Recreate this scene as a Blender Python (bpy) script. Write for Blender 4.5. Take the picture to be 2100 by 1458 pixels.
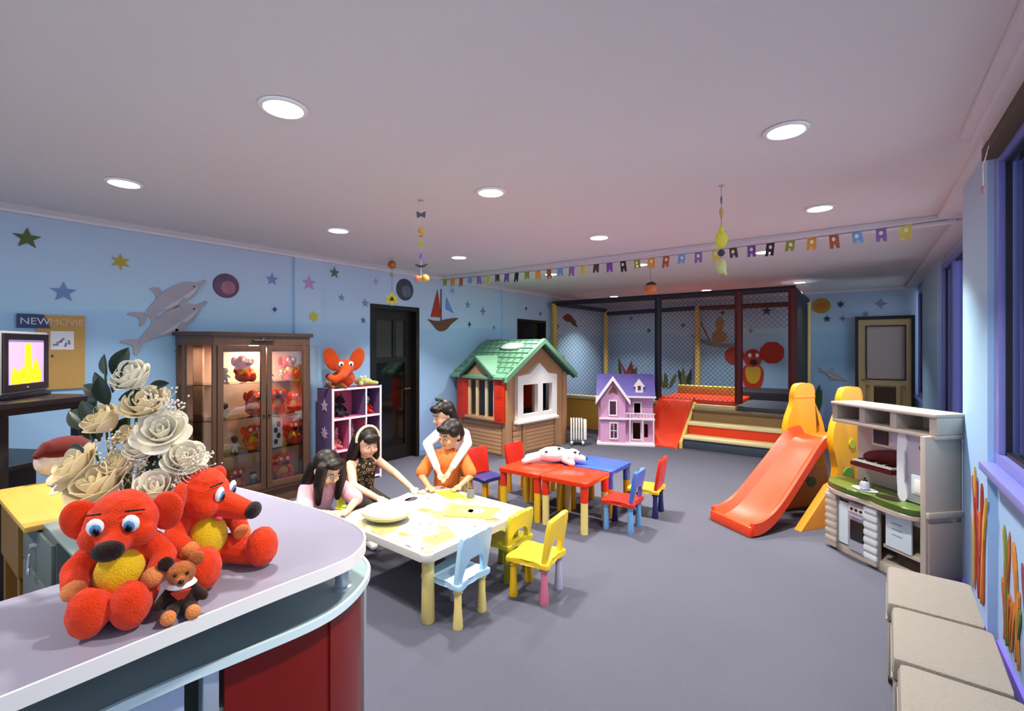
import bpy, bmesh, math, random
from mathutils import Vector, Matrix, Euler
random.seed(7)
for o in list(bpy.data.objects): bpy.data.objects.remove(o, do_unlink=True)
scene = bpy.context.scene
COL = scene.collection
PI = math.pi
R = math.radians

# ---------------------------------------------------------------- camera
cam_d = bpy.data.cameras.new('camera'); cam = bpy.data.objects.new('camera', cam_d); COL.objects.link(cam)
cam.location = (0, 0, 1.6); cam.rotation_euler = (R(90), 0, R(36.5))
cam_d.sensor_width = 36; cam_d.lens = 971 / 2100 * 36; cam_d.shift_y = -(729 - 712) / 2100
cam_d.clip_start = 0.05; cam_d.clip_end = 100
scene.camera = cam
# ---------------------------------------------------------------- sky, daylight, exposure
world = bpy.data.worlds.new('sky'); scene.world = world; world.use_nodes = True
wn = world.node_tree.nodes; wn['Background'].inputs[0].default_value = (0.88, 0.93, 1.0, 1); wn['Background'].inputs[1].default_value = 2.4
DOWNLIGHT_W = 24.0
vs = scene.view_settings; vs.view_transform = 'Standard'; vs.look = 'None'; vs.gamma = 1; vs.exposure = 0.3; vs.use_curve_mapping = False

# ---------------------------------------------------------------- helpers
def lin(h):
    h = h.lstrip('#'); v = [int(h[i:i+2], 16) / 255 for i in (0, 2, 4)]
    return tuple((c / 12.92 if c <= 0.04045 else ((c + 0.055) / 1.055) ** 2.4) for c in v) + (1,)
MATS = {}
def mat(name, hx, rough=0.5, metal=0.0, var=0.06, vs=8.0, bump=0.0, bs=150.0, emit=0.0, sheen=0.0, coat=0.0, spec=0.5):
    if name in MATS: return MATS[name]
    m = bpy.data.materials.new(name); m.use_nodes = True; nt = m.node_tree; b = nt.nodes['Principled BSDF']
    c = lin(hx); b.inputs['Roughness'].default_value = rough; b.inputs['Metallic'].default_value = metal
    b.inputs['Specular IOR Level'].default_value = spec
    if sheen: b.inputs['Sheen Weight'].default_value = sheen
    if coat: b.inputs['Coat Weight'].default_value = coat; b.inputs['Coat Roughness'].default_value = 0.15
    tc = nt.nodes.new('ShaderNodeTexCoord')
    if var:
        n = nt.nodes.new('ShaderNodeTexNoise'); n.inputs['Scale'].default_value = vs; n.inputs['Detail'].default_value = 4
        nt.links.new(tc.outputs['Object'], n.inputs['Vector'])
        mx = nt.nodes.new('ShaderNodeMix'); mx.data_type = 'RGBA'
        mx.inputs[6].default_value = tuple(max(0, x * (1 - var * 1.6)) for x in c[:3]) + (1,)
        mx.inputs[7].default_value = tuple(min(1, x * (1 + var * 1.6)) for x in c[:3]) + (1,)
        nt.links.new(n.outputs['Fac'], mx.inputs[0]); nt.links.new(mx.outputs[2], b.inputs['Base Color'])
    else: b.inputs['Base Color'].default_value = c
    if bump:
        n2 = nt.nodes.new('ShaderNodeTexNoise'); n2.inputs['Scale'].default_value = bs; n2.inputs['Detail'].default_value = 3
        nt.links.new(tc.outputs['Object'], n2.inputs['Vector'])
        bp = nt.nodes.new('ShaderNodeBump'); bp.inputs['Strength'].default_value = bump; bp.inputs['Distance'].default_value = 0.01
        nt.links.new(n2.outputs['Fac'], bp.inputs['Height']); nt.links.new(bp.outputs[0], b.inputs['Normal'])
    if emit:
        b.inputs['Emission Color'].default_value = c; b.inputs['Emission Strength'].default_value = emit
    MATS[name] = m; return m
def glass(name, tint=(1, 1, 1, 1), refl=0.05, rough=0.02):
    if name in MATS: return MATS[name]
    m = bpy.data.materials.new(name); m.use_nodes = True; nt = m.node_tree; nt.nodes.clear()
    out = nt.nodes.new('ShaderNodeOutputMaterial'); t = nt.nodes.new('ShaderNodeBsdfTransparent'); t.inputs[0].default_value = tint
    g = nt.nodes.new('ShaderNodeBsdfGlossy'); g.inputs['Roughness'].default_value = rough
    f = nt.nodes.new('ShaderNodeFresnel'); f.inputs[0].default_value = 1.45
    ad = nt.nodes.new('ShaderNodeMath'); ad.operation = 'ADD'; ad.inputs[1].default_value = refl
    mx = nt.nodes.new('ShaderNodeMixShader'); nt.links.new(f.outputs[0], ad.inputs[0]); nt.links.new(ad.outputs[0], mx.inputs[0])
    nt.links.new(t.outputs[0], mx.inputs[1]); nt.links.new(g.outputs[0], mx.inputs[2]); nt.links.new(mx.outputs[0], out.inputs[0])
    MATS[name] = m; return m
def wood(name, h1, h2, scale=6.0, rough=0.4, axis=2):
    if name in MATS: return MATS[name]
    m = mat(name, h1, rough, var=0); nt = m.node_tree; b = nt.nodes['Principled BSDF']; tc = nt.nodes['Texture Coordinate']
    mp = nt.nodes.new('ShaderNodeMapping'); s = [scale * 3] * 3; s[axis] = scale * 0.25; mp.inputs['Scale'].default_value = s
    n = nt.nodes.new('ShaderNodeTexNoise'); n.inputs['Scale'].default_value = 2.2; n.inputs['Detail'].default_value = 6; n.inputs['Distortion'].default_value = 0.6
    mx = nt.nodes.new('ShaderNodeMix'); mx.data_type = 'RGBA'; mx.inputs[6].default_value = lin(h1); mx.inputs[7].default_value = lin(h2)
    nt.links.new(tc.outputs['Object'], mp.inputs[0]); nt.links.new(mp.outputs[0], n.inputs['Vector']); nt.links.new(n.outputs['Fac'], mx.inputs[0]); nt.links.new(mx.outputs[2], b.inputs['Base Color'])
    return m

class MB:
    """collects shapes into one bmesh; build() links it as ONE mesh object"""
    def __init__(s): s.bm = bmesh.new()
    def box(s, c, d, rz=0, bev=0, rot=None):
        Mx = Matrix.Translation(c) @ (Euler(rot).to_matrix().to_4x4() if rot else Matrix.Rotation(rz, 4, 'Z')) @ Matrix.Diagonal((d[0], d[1], d[2], 1))
        r = bmesh.ops.create_cube(s.bm, size=1, matrix=Mx)
        if bev:
            es = list({e for v in r['verts'] for e in v.link_edges})
            bmesh.ops.bevel(s.bm, geom=es, offset=bev, segments=2, affect='EDGES', profile=0.6)
        return s
    def b2(s, x0, x1, y0, y1, z0, z1, bev=0): return s.box(((x0+x1)/2, (y0+y1)/2, (z0+z1)/2), (abs(x1-x0), abs(y1-y0), abs(z1-z0)), 0, bev)
    def cyl(s, p0, p1, r0, r1=None, seg=14, caps=True):
        p0 = Vector(p0); p1 = Vector(p1); r1 = r0 if r1 is None else r1; d = p1 - p0
        q = d.to_track_quat('Z', 'Y').to_matrix().to_4x4()
        bmesh.ops.create_cone(s.bm, cap_ends=caps, segments=seg, radius1=r0, radius2=r1, depth=d.length, matrix=Matrix.Translation((p0 + p1) / 2) @ q); return s
    def sph(s, c, r, rot=None, sub=2):
        if not hasattr(r, '__len__'): r = (r, r, r)
        Mx = Matrix.Translation(c) @ (rot if isinstance(rot, Matrix) else Euler(rot or (0, 0, 0)).to_matrix().to_4x4()) @ Matrix.Diagonal((r[0], r[1], r[2], 1))
        bmesh.ops.create_icosphere(s.bm, subdivisions=sub, radius=1, matrix=Mx); return s
    def cap(s, p0, p1, r0, r1=None, seg=12):
        r1 = r0 if r1 is None else r1
        s.sph(p0, r0); s.sph(p1, r1)
        if (Vector(p1) - Vector(p0)).length > 1e-4: s.cyl(p0, p1, r0, r1, seg)
        return s
    def chain(s, pts, rs):
        for i in range(len(pts) - 1): s.cap(pts[i], pts[i+1], rs[i], rs[i+1])
        return s
    def prism(s, pts, t, O=(0, 0, 0), U=(1, 0, 0), V=(0, 1, 0), bev=0):
        O, U, V = Vector(O), Vector(U).normalized(), Vector(V).normalized(); N = U.cross(V)
        lo = [s.bm.verts.new(O + U * a + V * b) for a, b in pts]; hi = [s.bm.verts.new(O + U * a + V * b + N * t) for a, b in pts]
        n = len(pts); fs = [s.bm.faces.new(lo[::-1]), s.bm.faces.new(hi)]
        for i in range(n): fs.append(s.bm.faces.new((lo[i], lo[(i+1) % n], hi[(i+1) % n], hi[i])))
        if bev:
            es = list({e for f in fs[:2] for e in f.edges}); bmesh.ops.bevel(s.bm, geom=es, offset=bev, segments=2, affect='EDGES', profile=0.6)
        return s
    def lathe(s, prof, c=(0, 0, 0), seg=20):
        rings = []
        for r, z in prof: rings.append([s.bm.verts.new((c[0] + r * math.cos(2*PI*k/seg), c[1] + r * math.sin(2*PI*k/seg), c[2] + z)) for k in range(seg)])
        for a, b in zip(rings, rings[1:]):
            for k in range(seg): s.bm.faces.new((a[k], a[(k+1) % seg], b[(k+1) % seg], b[k]))
        s.bm.faces.new(rings[0][::-1]); s.bm.faces.new(rings[-1]); return s
    def tube(s, pts, r, seg=8):
        for i in range(len(pts) - 1):
            s.cyl(pts[i], pts[i+1], r, r, seg)
            if i: s.sph(pts[i], r, sub=1)
        return s
    def grid(s, rows):
        vs_ = [[s.bm.verts.new(p) for p in row] for row in rows]
        for a, b in zip(vs_, vs_[1:]):
            for k in range(len(a) - 1): s.bm.faces.new((a[k], a[k+1], b[k+1], b[k]))
        return s
    def loft(s, secs):
        """closed sections (lists of points, same count), capped"""
        rg = [[s.bm.verts.new(p) for p in sec] for sec in secs]; n = len(rg[0])
        for a, b in zip(rg, rg[1:]):
            for k in range(n): s.bm.faces.new((a[k], a[(k+1) % n], b[(k+1) % n], b[k]))
        s.bm.faces.new(rg[0][::-1]); s.bm.faces.new(rg[-1]); return s
    def build(s, name, m, parent=None, loc=None, rot=None, smooth=35, remesh=0, relax=0, solid=0):
        bmesh.ops.recalc_face_normals(s.bm, faces=s.bm.faces)
        me = bpy.data.meshes.new(name); s.bm.to_mesh(me); s.bm.free()
        o = bpy.data.objects.new(name, me); COL.objects.link(o)
        if remesh or solid:
            if solid: md = o.modifiers.new('s', 'SOLIDIFY'); md.thickness = solid; md.offset = 0
            if remesh: md = o.modifiers.new('r', 'REMESH'); md.mode = 'VOXEL'; md.voxel_size = remesh
            if relax: md = o.modifiers.new('m', 'SMOOTH'); md.iterations = relax; md.factor = 0.5
            dg = bpy.context.evaluated_depsgraph_get(); me2 = bpy.data.meshes.new_from_object(o.evaluated_get(dg))
            o.modifiers.clear(); o.data = me2; bpy.data.meshes.remove(me); me = me2; me.name = name
        ms = m if isinstance(m, (list, tuple)) else [m]
        me.materials.clear()
        for k in ms: me.materials.append(k)
        if smooth:
            me.polygons.foreach_set('use_smooth', [True] * len(me.polygons)); me.set_sharp_from_angle(angle=R(smooth))
        if loc is not None: o.location = loc
        if rot is not None: o.rotation_euler = rot
        if parent: o.parent = parent
        return o
def tag(o, label, cat, group=None, kind=None):
    if label: o['label'] = label
    if cat: o['category'] = cat
    if group: o['group'] = group
    if kind: o['kind'] = kind
    return o
def thing(name, label, cat, loc=(0, 0, 0), rz=0, group=None):
    o = bpy.data.objects.new(name, None); COL.objects.link(o); o.empty_display_size = 0.1; o.location = loc; o.rotation_euler = (0, 0, rz)
    return tag(o, label, cat, group)
def struct(o): o['kind'] = 'structure'; return o
def dup(root, loc, rz=0, label=None, group=None, scale=None):
    r = root.copy(); COL.objects.link(r); r.location = loc; r.rotation_euler = (0, 0, rz)
    if scale: r.scale = (scale,) * 3
    if label: r['label'] = label
    if group: r['group'] = group
    for ch in list(root.children):
        c = ch.copy(); COL.objects.link(c); c.parent = r
        for g in ch.children:
            d = g.copy(); COL.objects.link(d); d.parent = c
    return r
def rounded(w, h, r, n=5):
    pts = []
    for cx, cy, a0 in ((w/2-r, h/2-r, 0), (-w/2+r, h/2-r, 90), (-w/2+r, -h/2+r, 180), (w/2-r, -h/2+r, 270)):
        for k in range(n + 1): a = R(a0 + 90 * k / n); pts.append((cx + r * math.cos(a), cy + r * math.sin(a)))
    return pts
def star(r, n=5, inner=0.42, a0=90):
    return [((r if k % 2 == 0 else r * inner) * math.cos(R(a0 + 180 * k / n)), (r if k % 2 == 0 else r * inner) * math.sin(R(a0 + 180 * k / n))) for k in range(2 * n)]
def disc(rx, ry=None, n=28): return [(rx * math.cos(2*PI*k/n), (ry or rx) * math.sin(2*PI*k/n)) for k in range(n)]
def spline(pts, n=5, closed=True):
    out = []; N = len(pts)
    for i in range(N if closed else N - 1):
        p = [Vector(pts[(i + k) % N] if closed else pts[min(max(i + k, 0), N - 1)]) for k in (-1, 0, 1, 2)]
        for k in range(n):
            t = k / n
            q = 0.5 * ((2*p[1]) + (-p[0] + p[2]) * t + (2*p[0] - 5*p[1] + 4*p[2] - p[3]) * t*t + (-p[0] + 3*p[1] - 3*p[2] + p[3]) * t**3)
            out.append(tuple(q))
    if not closed: out.append(tuple(pts[-1]))
    return out
def text_mesh(name, body, size, m, parent, loc, rot, depth=0.002):
    cu = bpy.data.curves.new(name, 'FONT'); cu.body = body; cu.size = size; cu.extrude = depth
    t = bpy.data.objects.new(name, cu); COL.objects.link(t); dg = bpy.context.evaluated_depsgraph_get()
    me = bpy.data.meshes.new_from_object(t.evaluated_get(dg)); bpy.data.objects.remove(t, do_unlink=True)
    o = bpy.data.objects.new(name, me); COL.objects.link(o); me.materials.clear(); me.materials.append(m)
    o.parent = parent; o.location = loc; o.rotation_euler = rot; return o
LW = -5.25; BWY = 11.05     # left wall plane, back wall plane
def lwp(y, z, d=0.003): return dict(O=(LW + d, y, z), U=(0, 1, 0), V=(0, 0, 1))     # frame on left wall, facing the room
def bwp(x, z, d=0.003): return dict(O=(x, BWY - d, z), U=(1, 0, 0), V=(0, 0, 1))    # frame on the back wall
# ================================================================ ROOM SHELL
def sky_wall(name):
    m = mat(name, '#a9c2e2', 0.75, var=0); nt = m.node_tree; b = nt.nodes['Principled BSDF']
    geo = nt.nodes.new('ShaderNodeNewGeometry'); sp = nt.nodes.new('ShaderNodeSeparateXYZ'); nt.links.new(geo.outputs['Position'], sp.inputs[0])
    wv = nt.nodes.new('ShaderNodeTexNoise'); wv.inputs['Scale'].default_value = 0.55; wv.inputs['Detail'].default_value = 1; nt.links.new(geo.outputs['Position'], wv.inputs['Vector'])
    ma = nt.nodes.new('ShaderNodeMath'); ma.operation = 'MULTIPLY_ADD'; ma.inputs[1].default_value = 0.28; nt.links.new(wv.outputs['Fac'], ma.inputs[0]); nt.links.new(sp.outputs[2], ma.inputs[2])
    r = nt.nodes.new('ShaderNodeValToRGB'); e = r.color_ramp.elements
    mr = nt.nodes.new('ShaderNodeMapRange'); mr.inputs[1].default_value = 0; mr.inputs[2].default_value = 2.9; nt.links.new(ma.outputs[0], mr.inputs[0]); nt.links.new(mr.outputs[0], r.inputs[0])
    e[0].position = 0.0; e[0].color = lin('#93abd6'); e[1].position = 1.0; e[1].color = lin('#b2bfd4')
    for p, h in ((0.35, '#98bfe6'), (0.60, '#a6d2f2'), (0.695, '#a9d4f3'), (0.71, '#b6def6'), (0.80, '#b6d4ee')):
        x = e.new(p); x.color = lin(h)
    nt.links.new(r.outputs[0], b.inputs['Base Color']); return m
M_WALL = sky_wall('sky_mural_paint')
M_CEIL = mat('ceiling_paint', '#dcd6d6', 0.8, var=0.015, vs=1.2)
M_TRIM = mat('cornice_paint', '#ddd6da', 0.6, var=0.02)
def carpet():
    m = mat('carpet', '#65646f', 0.95, var=0, bump=0.5, bs=420, spec=0.1); nt = m.node_tree; b = nt.nodes['Principled BSDF']; tc = nt.nodes['Texture Coordinate']
    n1 = nt.nodes.new('ShaderNodeTexNoise'); n1.inputs['Scale'].default_value = 260; n1.inputs['Detail'].default_value = 3
    n2 = nt.nodes.new('ShaderNodeTexNoise'); n2.inputs['Scale'].default_value = 0.8; n2.inputs['Detail'].default_value = 3
    for n in (n1, n2): nt.links.new(tc.outputs['Object'], n.inputs['Vector'])
    ad = nt.nodes.new('ShaderNodeMath'); ad.operation = 'MULTIPLY_ADD'; ad.inputs[1].default_value = 0.25; nt.links.new(n2.outputs['Fac'], ad.inputs[0]); nt.links.new(n1.outputs['Fac'], ad.inputs[2])
    r = nt.nodes.new('ShaderNodeValToRGB'); r.color_ramp.elements[0].position = 0.35; r.color_ramp.elements[0].color = lin('#474853'); r.color_ramp.elements[1].position = 0.9; r.color_ramp.elements[1].color = lin('#646573')
    nt.links.new(ad.outputs[0], r.inputs[0]); nt.links.new(r.outputs[0], b.inputs['Base Color']); return m
M_CARPET = carpet()
struct(MB().b2(-5.6, 1.2, -2.8, 11.4, -0.12, 0).build('floor', M_CARPET))
struct(MB().b2(-5.6, 1.2, -2.8, 11.4, 2.7, 2.82).build('ceiling', M_CEIL))
# left wall with door opening y 3.95-4.77 and a high dark opening y 7.28-8.24; two shallow pilasters
w = MB()
for y0, y1, z0, z1 in ((-2.7, 3.93, 0, 2.7), (3.93, 4.79, 2.18, 2.7), (4.79, 7.26, 0, 2.7), (7.26, 8.26, 2.14, 2.7), (7.26, 8.26, 0, 0.05), (8.26, 11.2, 0, 2.7)):
    w.b2(LW - 0.2, LW, y0, y1, z0, z1)
w.b2(LW - 0.05, LW + 0.044, 2.87, 3.2, 0, 2.632); w.b2(LW - 0.05, LW + 0.044, 6.75, 7.18, 0, 2.632)
WL = struct(w.build('wall_left', M_WALL))
WB = struct(MB().b2(-5.45, 1.1, BWY, BWY + 0.2, 0, 2.7).build('wall_back', M_WALL))
# unseen wall behind the camera; wide opening added to let in frontal daylight
w = MB(); w.b2(-5.45, -4.4, -2.7, -2.5, 0, 2.7); w.b2(0, 1.1, -2.7, -2.5, 0, 2.7); w.b2(-4.4, 0, -2.7, -2.5, 0, 0.9); w.b2(-4.4, 0, -2.7, -2.5, 2.6, 2.7)
struct(w.build('wall_front', M_WALL))
# right wall: parapet, piers, far sections
w = MB(); w.b2(0.57, 0.9, -2.7, 3.53, 0, 0.98); w.b2(0.57, 0.9, -2.7, -1.0, 0.98, 2.7); w.b2(0.57, 0.9, -1.0, 3.53, 2.62, 2.7)
w.b2(0.535, 1.0, 3.53, 4.3, 0, 2.7); w.b2(0.78, 1.0, 4.3, 7.7, 0, 0.75); w.b2(0.78, 1.0, 4.3, 7.7, 2.6, 2.7)
w.b2(0.73, 1.0, 7.7, 9.4, 0, 2.7); w.b2(0.8, 1.0, 9.4, 11.05, 0, 0.75); w.b2(0.8, 1.0, 9.4, 11.05, 2.6, 2.7)
WR = struct(w.build('wall_right', M_WALL))
# cornices and soffits
struct(MB().prism([(0, 0), (0.05, 0), (0.05, 0.02), (0.02, 0.07), (0, 0.07)], 13.75, O=(LW, -2.7, 2.63), U=(1, 0, 0), V=(0, 0, 1)).build('trim_1', M_TRIM, loc=(0, 13.75, 0), smooth=0))
w = MB(); w.b2(LW, 0.62, 5.26, 5.42, 2.655, 2.7, 0.01); w.b2(LW, 0.62, 5.3, 5.38, 2.63, 2.66, 0.008)
struct(w.build('trim_2', M_TRIM))
struct(MB().b2(-5.2, 0.8, BWY - 0.04, BWY, 2.645, 2.7, 0.01).build('trim_3', M_TRIM))
w = MB(); w.b2(0.40, 0.62, -2.6, 3.3, 2.655, 2.7, 0.008); w.b2(0.44, 0.62, -2.6, 3.3, 2.625, 2.66, 0.008)
w.b2(0.50, 0.78, 3.3, 5.3, 2.655, 2.7, 0.008); w.b2(0.62, 0.78, 5.4, 11.0, 2.655, 2.7, 0.008)
struct(w.build('trim_4', M_TRIM))
struct(MB().b2(0.50, 0.57, -2.6, 3.44, 2.57, 2.63).build('trim_5', mat('pelmet_brown', '#4a3d2a', 0.6)))
M_SKIRT = mat('skirting_violet', '#6a5cc0', 0.5)
struct(MB().b2(0.555, 0.57, -2.6, 3.45, 0, 0.09).b2(0.52, 0.535, 3.45, 4.3, 0, 0.09).build('baseboard_right', M_SKIRT))
w = MB()
for y0, y1 in ((-2.6, 2.86), (3.21, 3.9), (4.82, 6.74), (7.19, 11.0)): w.b2(LW, LW + 0.012, y0, y1, 0, 0.08)
struct(w.build('baseboard_left', mat('skirting_blue', '#7f9cc8', 0.5)))
# windows ---------------------------------------------------------------
M_FRAME = mat('window_frame_violet', '#7b82cf', 0.35, var=0.03); M_GASK = mat('window_gasket_black', '#10121c', 0.4, var=0)
M_PANE = glass('window_glass', (0.86, 0.91, 0.97, 1), 0.06)
def side_window(name, x, y0, y1, z0, z1, mull):
    t = struct(thing(name, None, None)); t.location = (x, y0, z0); H = z1 - z0; L = y1 - y0
    f = MB(); f.b2(-0.03, 0.03, 0, L, 0, 0.07, 0.006); f.b2(-0.03, 0.03, 0, L, H - 0.07, H, 0.006); f.b2(-0.03, 0.03, 0, 0.09, 0.07, H - 0.07, 0.006); f.b2(-0.03, 0.03, L - 0.10, L, 0.07, H - 0.07, 0.006)
    f.build('window_frame', M_FRAME, t)
    g = MB(); e = 0.09
    g.b2(-0.005, 0.018, e, L - 0.10, 0.07, 0.09); g.b2(-0.005, 0.018, e, L - 0.10, H - 0.09, H - 0.07); g.b2(-0.02, 0.018, e, e + 0.02, 0.07, H - 0.07); g.b2(-0.005, 0.018, L - 0.118, L - 0.10, 0.07, H - 0.07)
    g.build('gasket', M_GASK, t)
    ed = [0] + list(mull) + [L]
    for m_ in mull: MB().b2(-0.03, 0.03, m_ - 0.05, m_ + 0.05, 0.07, H - 0.07, 0.006).build('mullion', M_FRAME, t)
    for a, b in zip(ed, ed[1:]): MB().b2(0.019, 0.026, a + 0.05, b - 0.05, 0.08, H - 0.08).build('pane', M_PANE, t, smooth=0)
    MB().b2(-0.09, 0.0, 0, L, -0.03, 0.012, 0.006).build('window_sill', M_FRAME, t)
    return t
side_window("window_1", 0.59, -1.0, 3.53, 0.98, 2.62, (2.2,))
side_window('window_2', 0.80, 4.3, 7.7, 0.75, 2.6, (0.85, 1.7, 2.55))
side_window('window_3', 0.82, 9.4, 11.0, 0.75, 2.6, (0.8,))
t = struct(thing('added_fill_window', None, None, (-4.4, -2.6, 0.9)))  # window out of view, added for soft daylight from the front
f = MB(); f.b2(0, 4.4, -0.04, 0.06, 0, 0.07); f.b2(0, 4.4, -0.04, 0.06, 1.63, 1.7); f.b2(0, 0.07, -0.04, 0.06, 0, 1.7); f.b2(4.33, 4.4, -0.04, 0.06, 0, 1.7); f.b2(2.17, 2.23, -0.04, 0.06, 0, 1.7)
f.build('window_frame', M_FRAME, t)
for a in (0.07, 2.23): MB().b2(a, a + 2.1, 0.0, 0.008, 0.07, 1.63).build('pane', M_PANE, t, smooth=0)
# doors -----------------------------------------------------------------
M_DARK = wood('dark_door_wood', '#0e0b0a', '#1b1512', 5, 0.35); M_DGL = mat('dark_door_glass', '#0a0909', 0.08, var=0, spec=0.6); M_DPAN = mat('door_top_panel', '#3a3a33', 0.3, var=0.05)
t = struct(thing('door_1', None, None, (LW - 0.12, 3.93, 0)))
f = MB(); f.b2(-0.06, 0.13, 0, 0.06, 0, 2.18); f.b2(-0.06, 0.13, 0.80, 0.86, 0, 2.18); f.b2(-0.06, 0.13, 0.06, 0.80, 2.12, 2.18); f.build('door_frame', M_DARK, t)
f = MB(); f.b2(-0.03, 0.02, 0.06, 0.18, 0, 2.12); f.b2(-0.03, 0.02, 0.68, 0.80, 0, 2.12); f.b2(-0.03, 0.02, 0.18, 0.68, 0, 0.2); f.b2(-0.03, 0.02, 0.18, 0.68, 1.98, 2.12); f.b2(-0.03, 0.02, 0.46, 0.52, 1.45, 1.98); f.b2(-0.03, 0.02, 0.18, 0.68, 1.38, 1.46)
f.build('door_leaf', M_DARK, t)
MB().b2(-0.012, 0.0, 0.18, 0.68, 0.2, 1.38).build('pane', M_DGL, t, smooth=0)
for a, b in ((0.18, 0.46), (0.52, 0.68)): MB().b2(-0.012, 0.0, a, b, 1.46, 1.98).build('pane', M_DPAN, t, smooth=0)
MB().cyl((0.02, 0.73, 1.0), (0.07, 0.73, 1.0), 0.012).cyl((0.07, 0.74, 1.0), (0.07, 0.62, 1.0), 0.011).build('door_handle', mat('brass', '#a98446', 0.3, 0.9), t)
t = struct(thing('door_2', None, None, (LW - 0.1, 7.26, 0.05)))
MB().b2(-0.05, 0.11, 0, 0.05, 0, 2.09).b2(-0.05, 0.11, 0.95, 1.0, 0, 2.09).b2(-0.05, 0.11, 0.05, 0.95, 2.04, 2.09).build('door_frame', M_DARK, t)
MB().b2(-0.02, 0.02, 0.05, 0.95, 0, 2.04).build('door_leaf', M_DGL, t)
MB().cyl((0.02, 0.88, 0.95), (0.07, 0.88, 0.95), 0.012).cyl((0.07, 0.89, 0.95), (0.07, 0.78, 0.95), 0.011).build('door_handle', MATS['brass'], t)
M_GOLD = wood('maple_door', '#b79a63', '#cdb482', 4, 0.35); M_OPAL = mat('frosted_door_glass', '#b7a69c', 0.25, var=0.05, vs=1.0)
t = struct(thing('door_3', None, None, (-0.11, BWY - 0.06, 0)))
MB().b2(0, 0.05, -0.02, 0.06, 0, 2.17).b2(0.81, 0.86, -0.02, 0.06, 0, 2.17).b2(0.05, 0.81, -0.02, 0.06, 2.11, 2.17).build('door_frame', M_DARK, t)
f = MB(); f.b2(0.05, 0.16, 0, 0.05, 0, 2.11); f.b2(0.74, 0.81, 0, 0.05, 0, 2.11); f.b2(0.16, 0.74, 0, 0.05, 2.0, 2.11); f.b2(0.16, 0.74, 0, 0.05, 0.9, 1.0); f.b2(0.16, 0.74, 0, 0.05, 0, 0.55); f.build('door_leaf', M_GOLD, t)
MB().b2(0.16, 0.18, -0.01, 0.05, 1.0, 2.0).b2(0.72, 0.74, -0.01, 0.05, 1.0, 2.0).b2(0.18, 0.72, -0.01, 0.05, 1.98, 2.0).b2(0.18, 0.72, -0.01, 0.05, 1.0, 1.02).build('pane_bead', M_DARK, t)
MB().b2(0.18, 0.72, 0.02, 0.04, 1.02, 1.98).build('pane', M_OPAL, t, smooth=0)
MB().b2(0.16, 0.74, 0.035, 0.05, 0.55, 0.9).b2(0.22, 0.28, 0.0, 0.04, 0.55, 0.9).b2(0.6, 0.66, 0, 0.04, 0.55, 0.9).build('lower_panel', M_GOLD, t)
MB().b2(0.28, 0.6, 0.01, 0.035, 0.58, 0.87).build('lower_pane', mat('lower_door_glass', '#4a3420', 0.15), t, smooth=0)
MB().cyl((0.11, 0, 1.0), (0.11, -0.05, 1.0), 0.012).cyl((0.10, -0.05, 1.0), (0.22, -0.05, 1.0), 0.011).build('door_handle', MATS['brass'], t)
# ceiling lights ----------------------------------------------------------
M_LENS = mat('lamp_lens', '#fff6ec', 0.4, var=0, emit=14); M_BEZ = mat('lamp_bezel', '#f2efec', 0.35, var=0)
LAMPS = [(-2.13, 1.12, 'large round ceiling downlight nearest the camera, above the white table'), (-3.96, 1.0, 'round ceiling downlight near the left wall above the television'),
 (-0.31, 2.75, 'large round ceiling downlight at right, near the hanging yellow mobile'), (-2.11, 2.6, 'round ceiling downlight in the middle of the room, above the drawing children'),
 (-0.27, 4.44, 'round ceiling downlight at right just before the bunting'), (-3.95, 2.6, 'round ceiling downlight in front of the glass display cabinet'),
 (-2.11, 4.31, 'round ceiling downlight above the red and blue tables'), (-3.95, 4.25, 'small round ceiling downlight in front of the dark door'),
 (-3.75, 6.05, 'round ceiling downlight behind the bunting, above the playhouse'), (-2.36, 6.05, 'round ceiling downlight behind the bunting, next to the orange paper lantern'),
 (-0.91, 6.1, 'round ceiling downlight behind the bunting, above the plastic slide'), (-2.4, 9.5, 'small round ceiling downlight inside the netted play frame'), (-0.85, 9.3, 'round ceiling downlight over the right corner of the play frame'),
 (-4.3, 9.5, 'round ceiling downlight in the far left corner of the play frame'), (-0.31, 1.1, 'added unseen ceiling downlight above the camera by the side window'),
 (-2.13, -0.7, 'added unseen ceiling downlight behind the reception counter'), (-3.96, -0.7, 'added unseen ceiling downlight behind the camera near the left wall')]  # last three downlights are unseen, added to light the room
for i, (x, y, lb) in enumerate(LAMPS):
    t = thing('ceiling_light', lb, 'ceiling light', (x, y, 2.7), 0, 'round ceiling downlights')
    MB().lathe([(0.098, 0), (0.105, -0.004), (0.10, -0.012), (0.085, -0.014), (0.082, -0.006), (0.082, 0)], seg=28).build('bezel', M_BEZ, t)
    MB().lathe([(0.083, -0.005), (0.083, -0.010), (0.05, -0.012), (0.001, -0.013)], seg=28).build('lens', M_LENS, t)
    l = bpy.data.lights.new('downlight', 'AREA'); l.shape = 'DISK'; l.size = 0.16; l.energy = DOWNLIGHT_W * (1.6 if abs(y - 4.35) < 0.2 else 1.0); l.color = (1.0, 0.95, 0.88); l.spread = R(105)
    lo = bpy.data.objects.new('downlight', l); COL.objects.link(lo); lo.parent = t; lo.location = (0, 0, -0.016)
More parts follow.
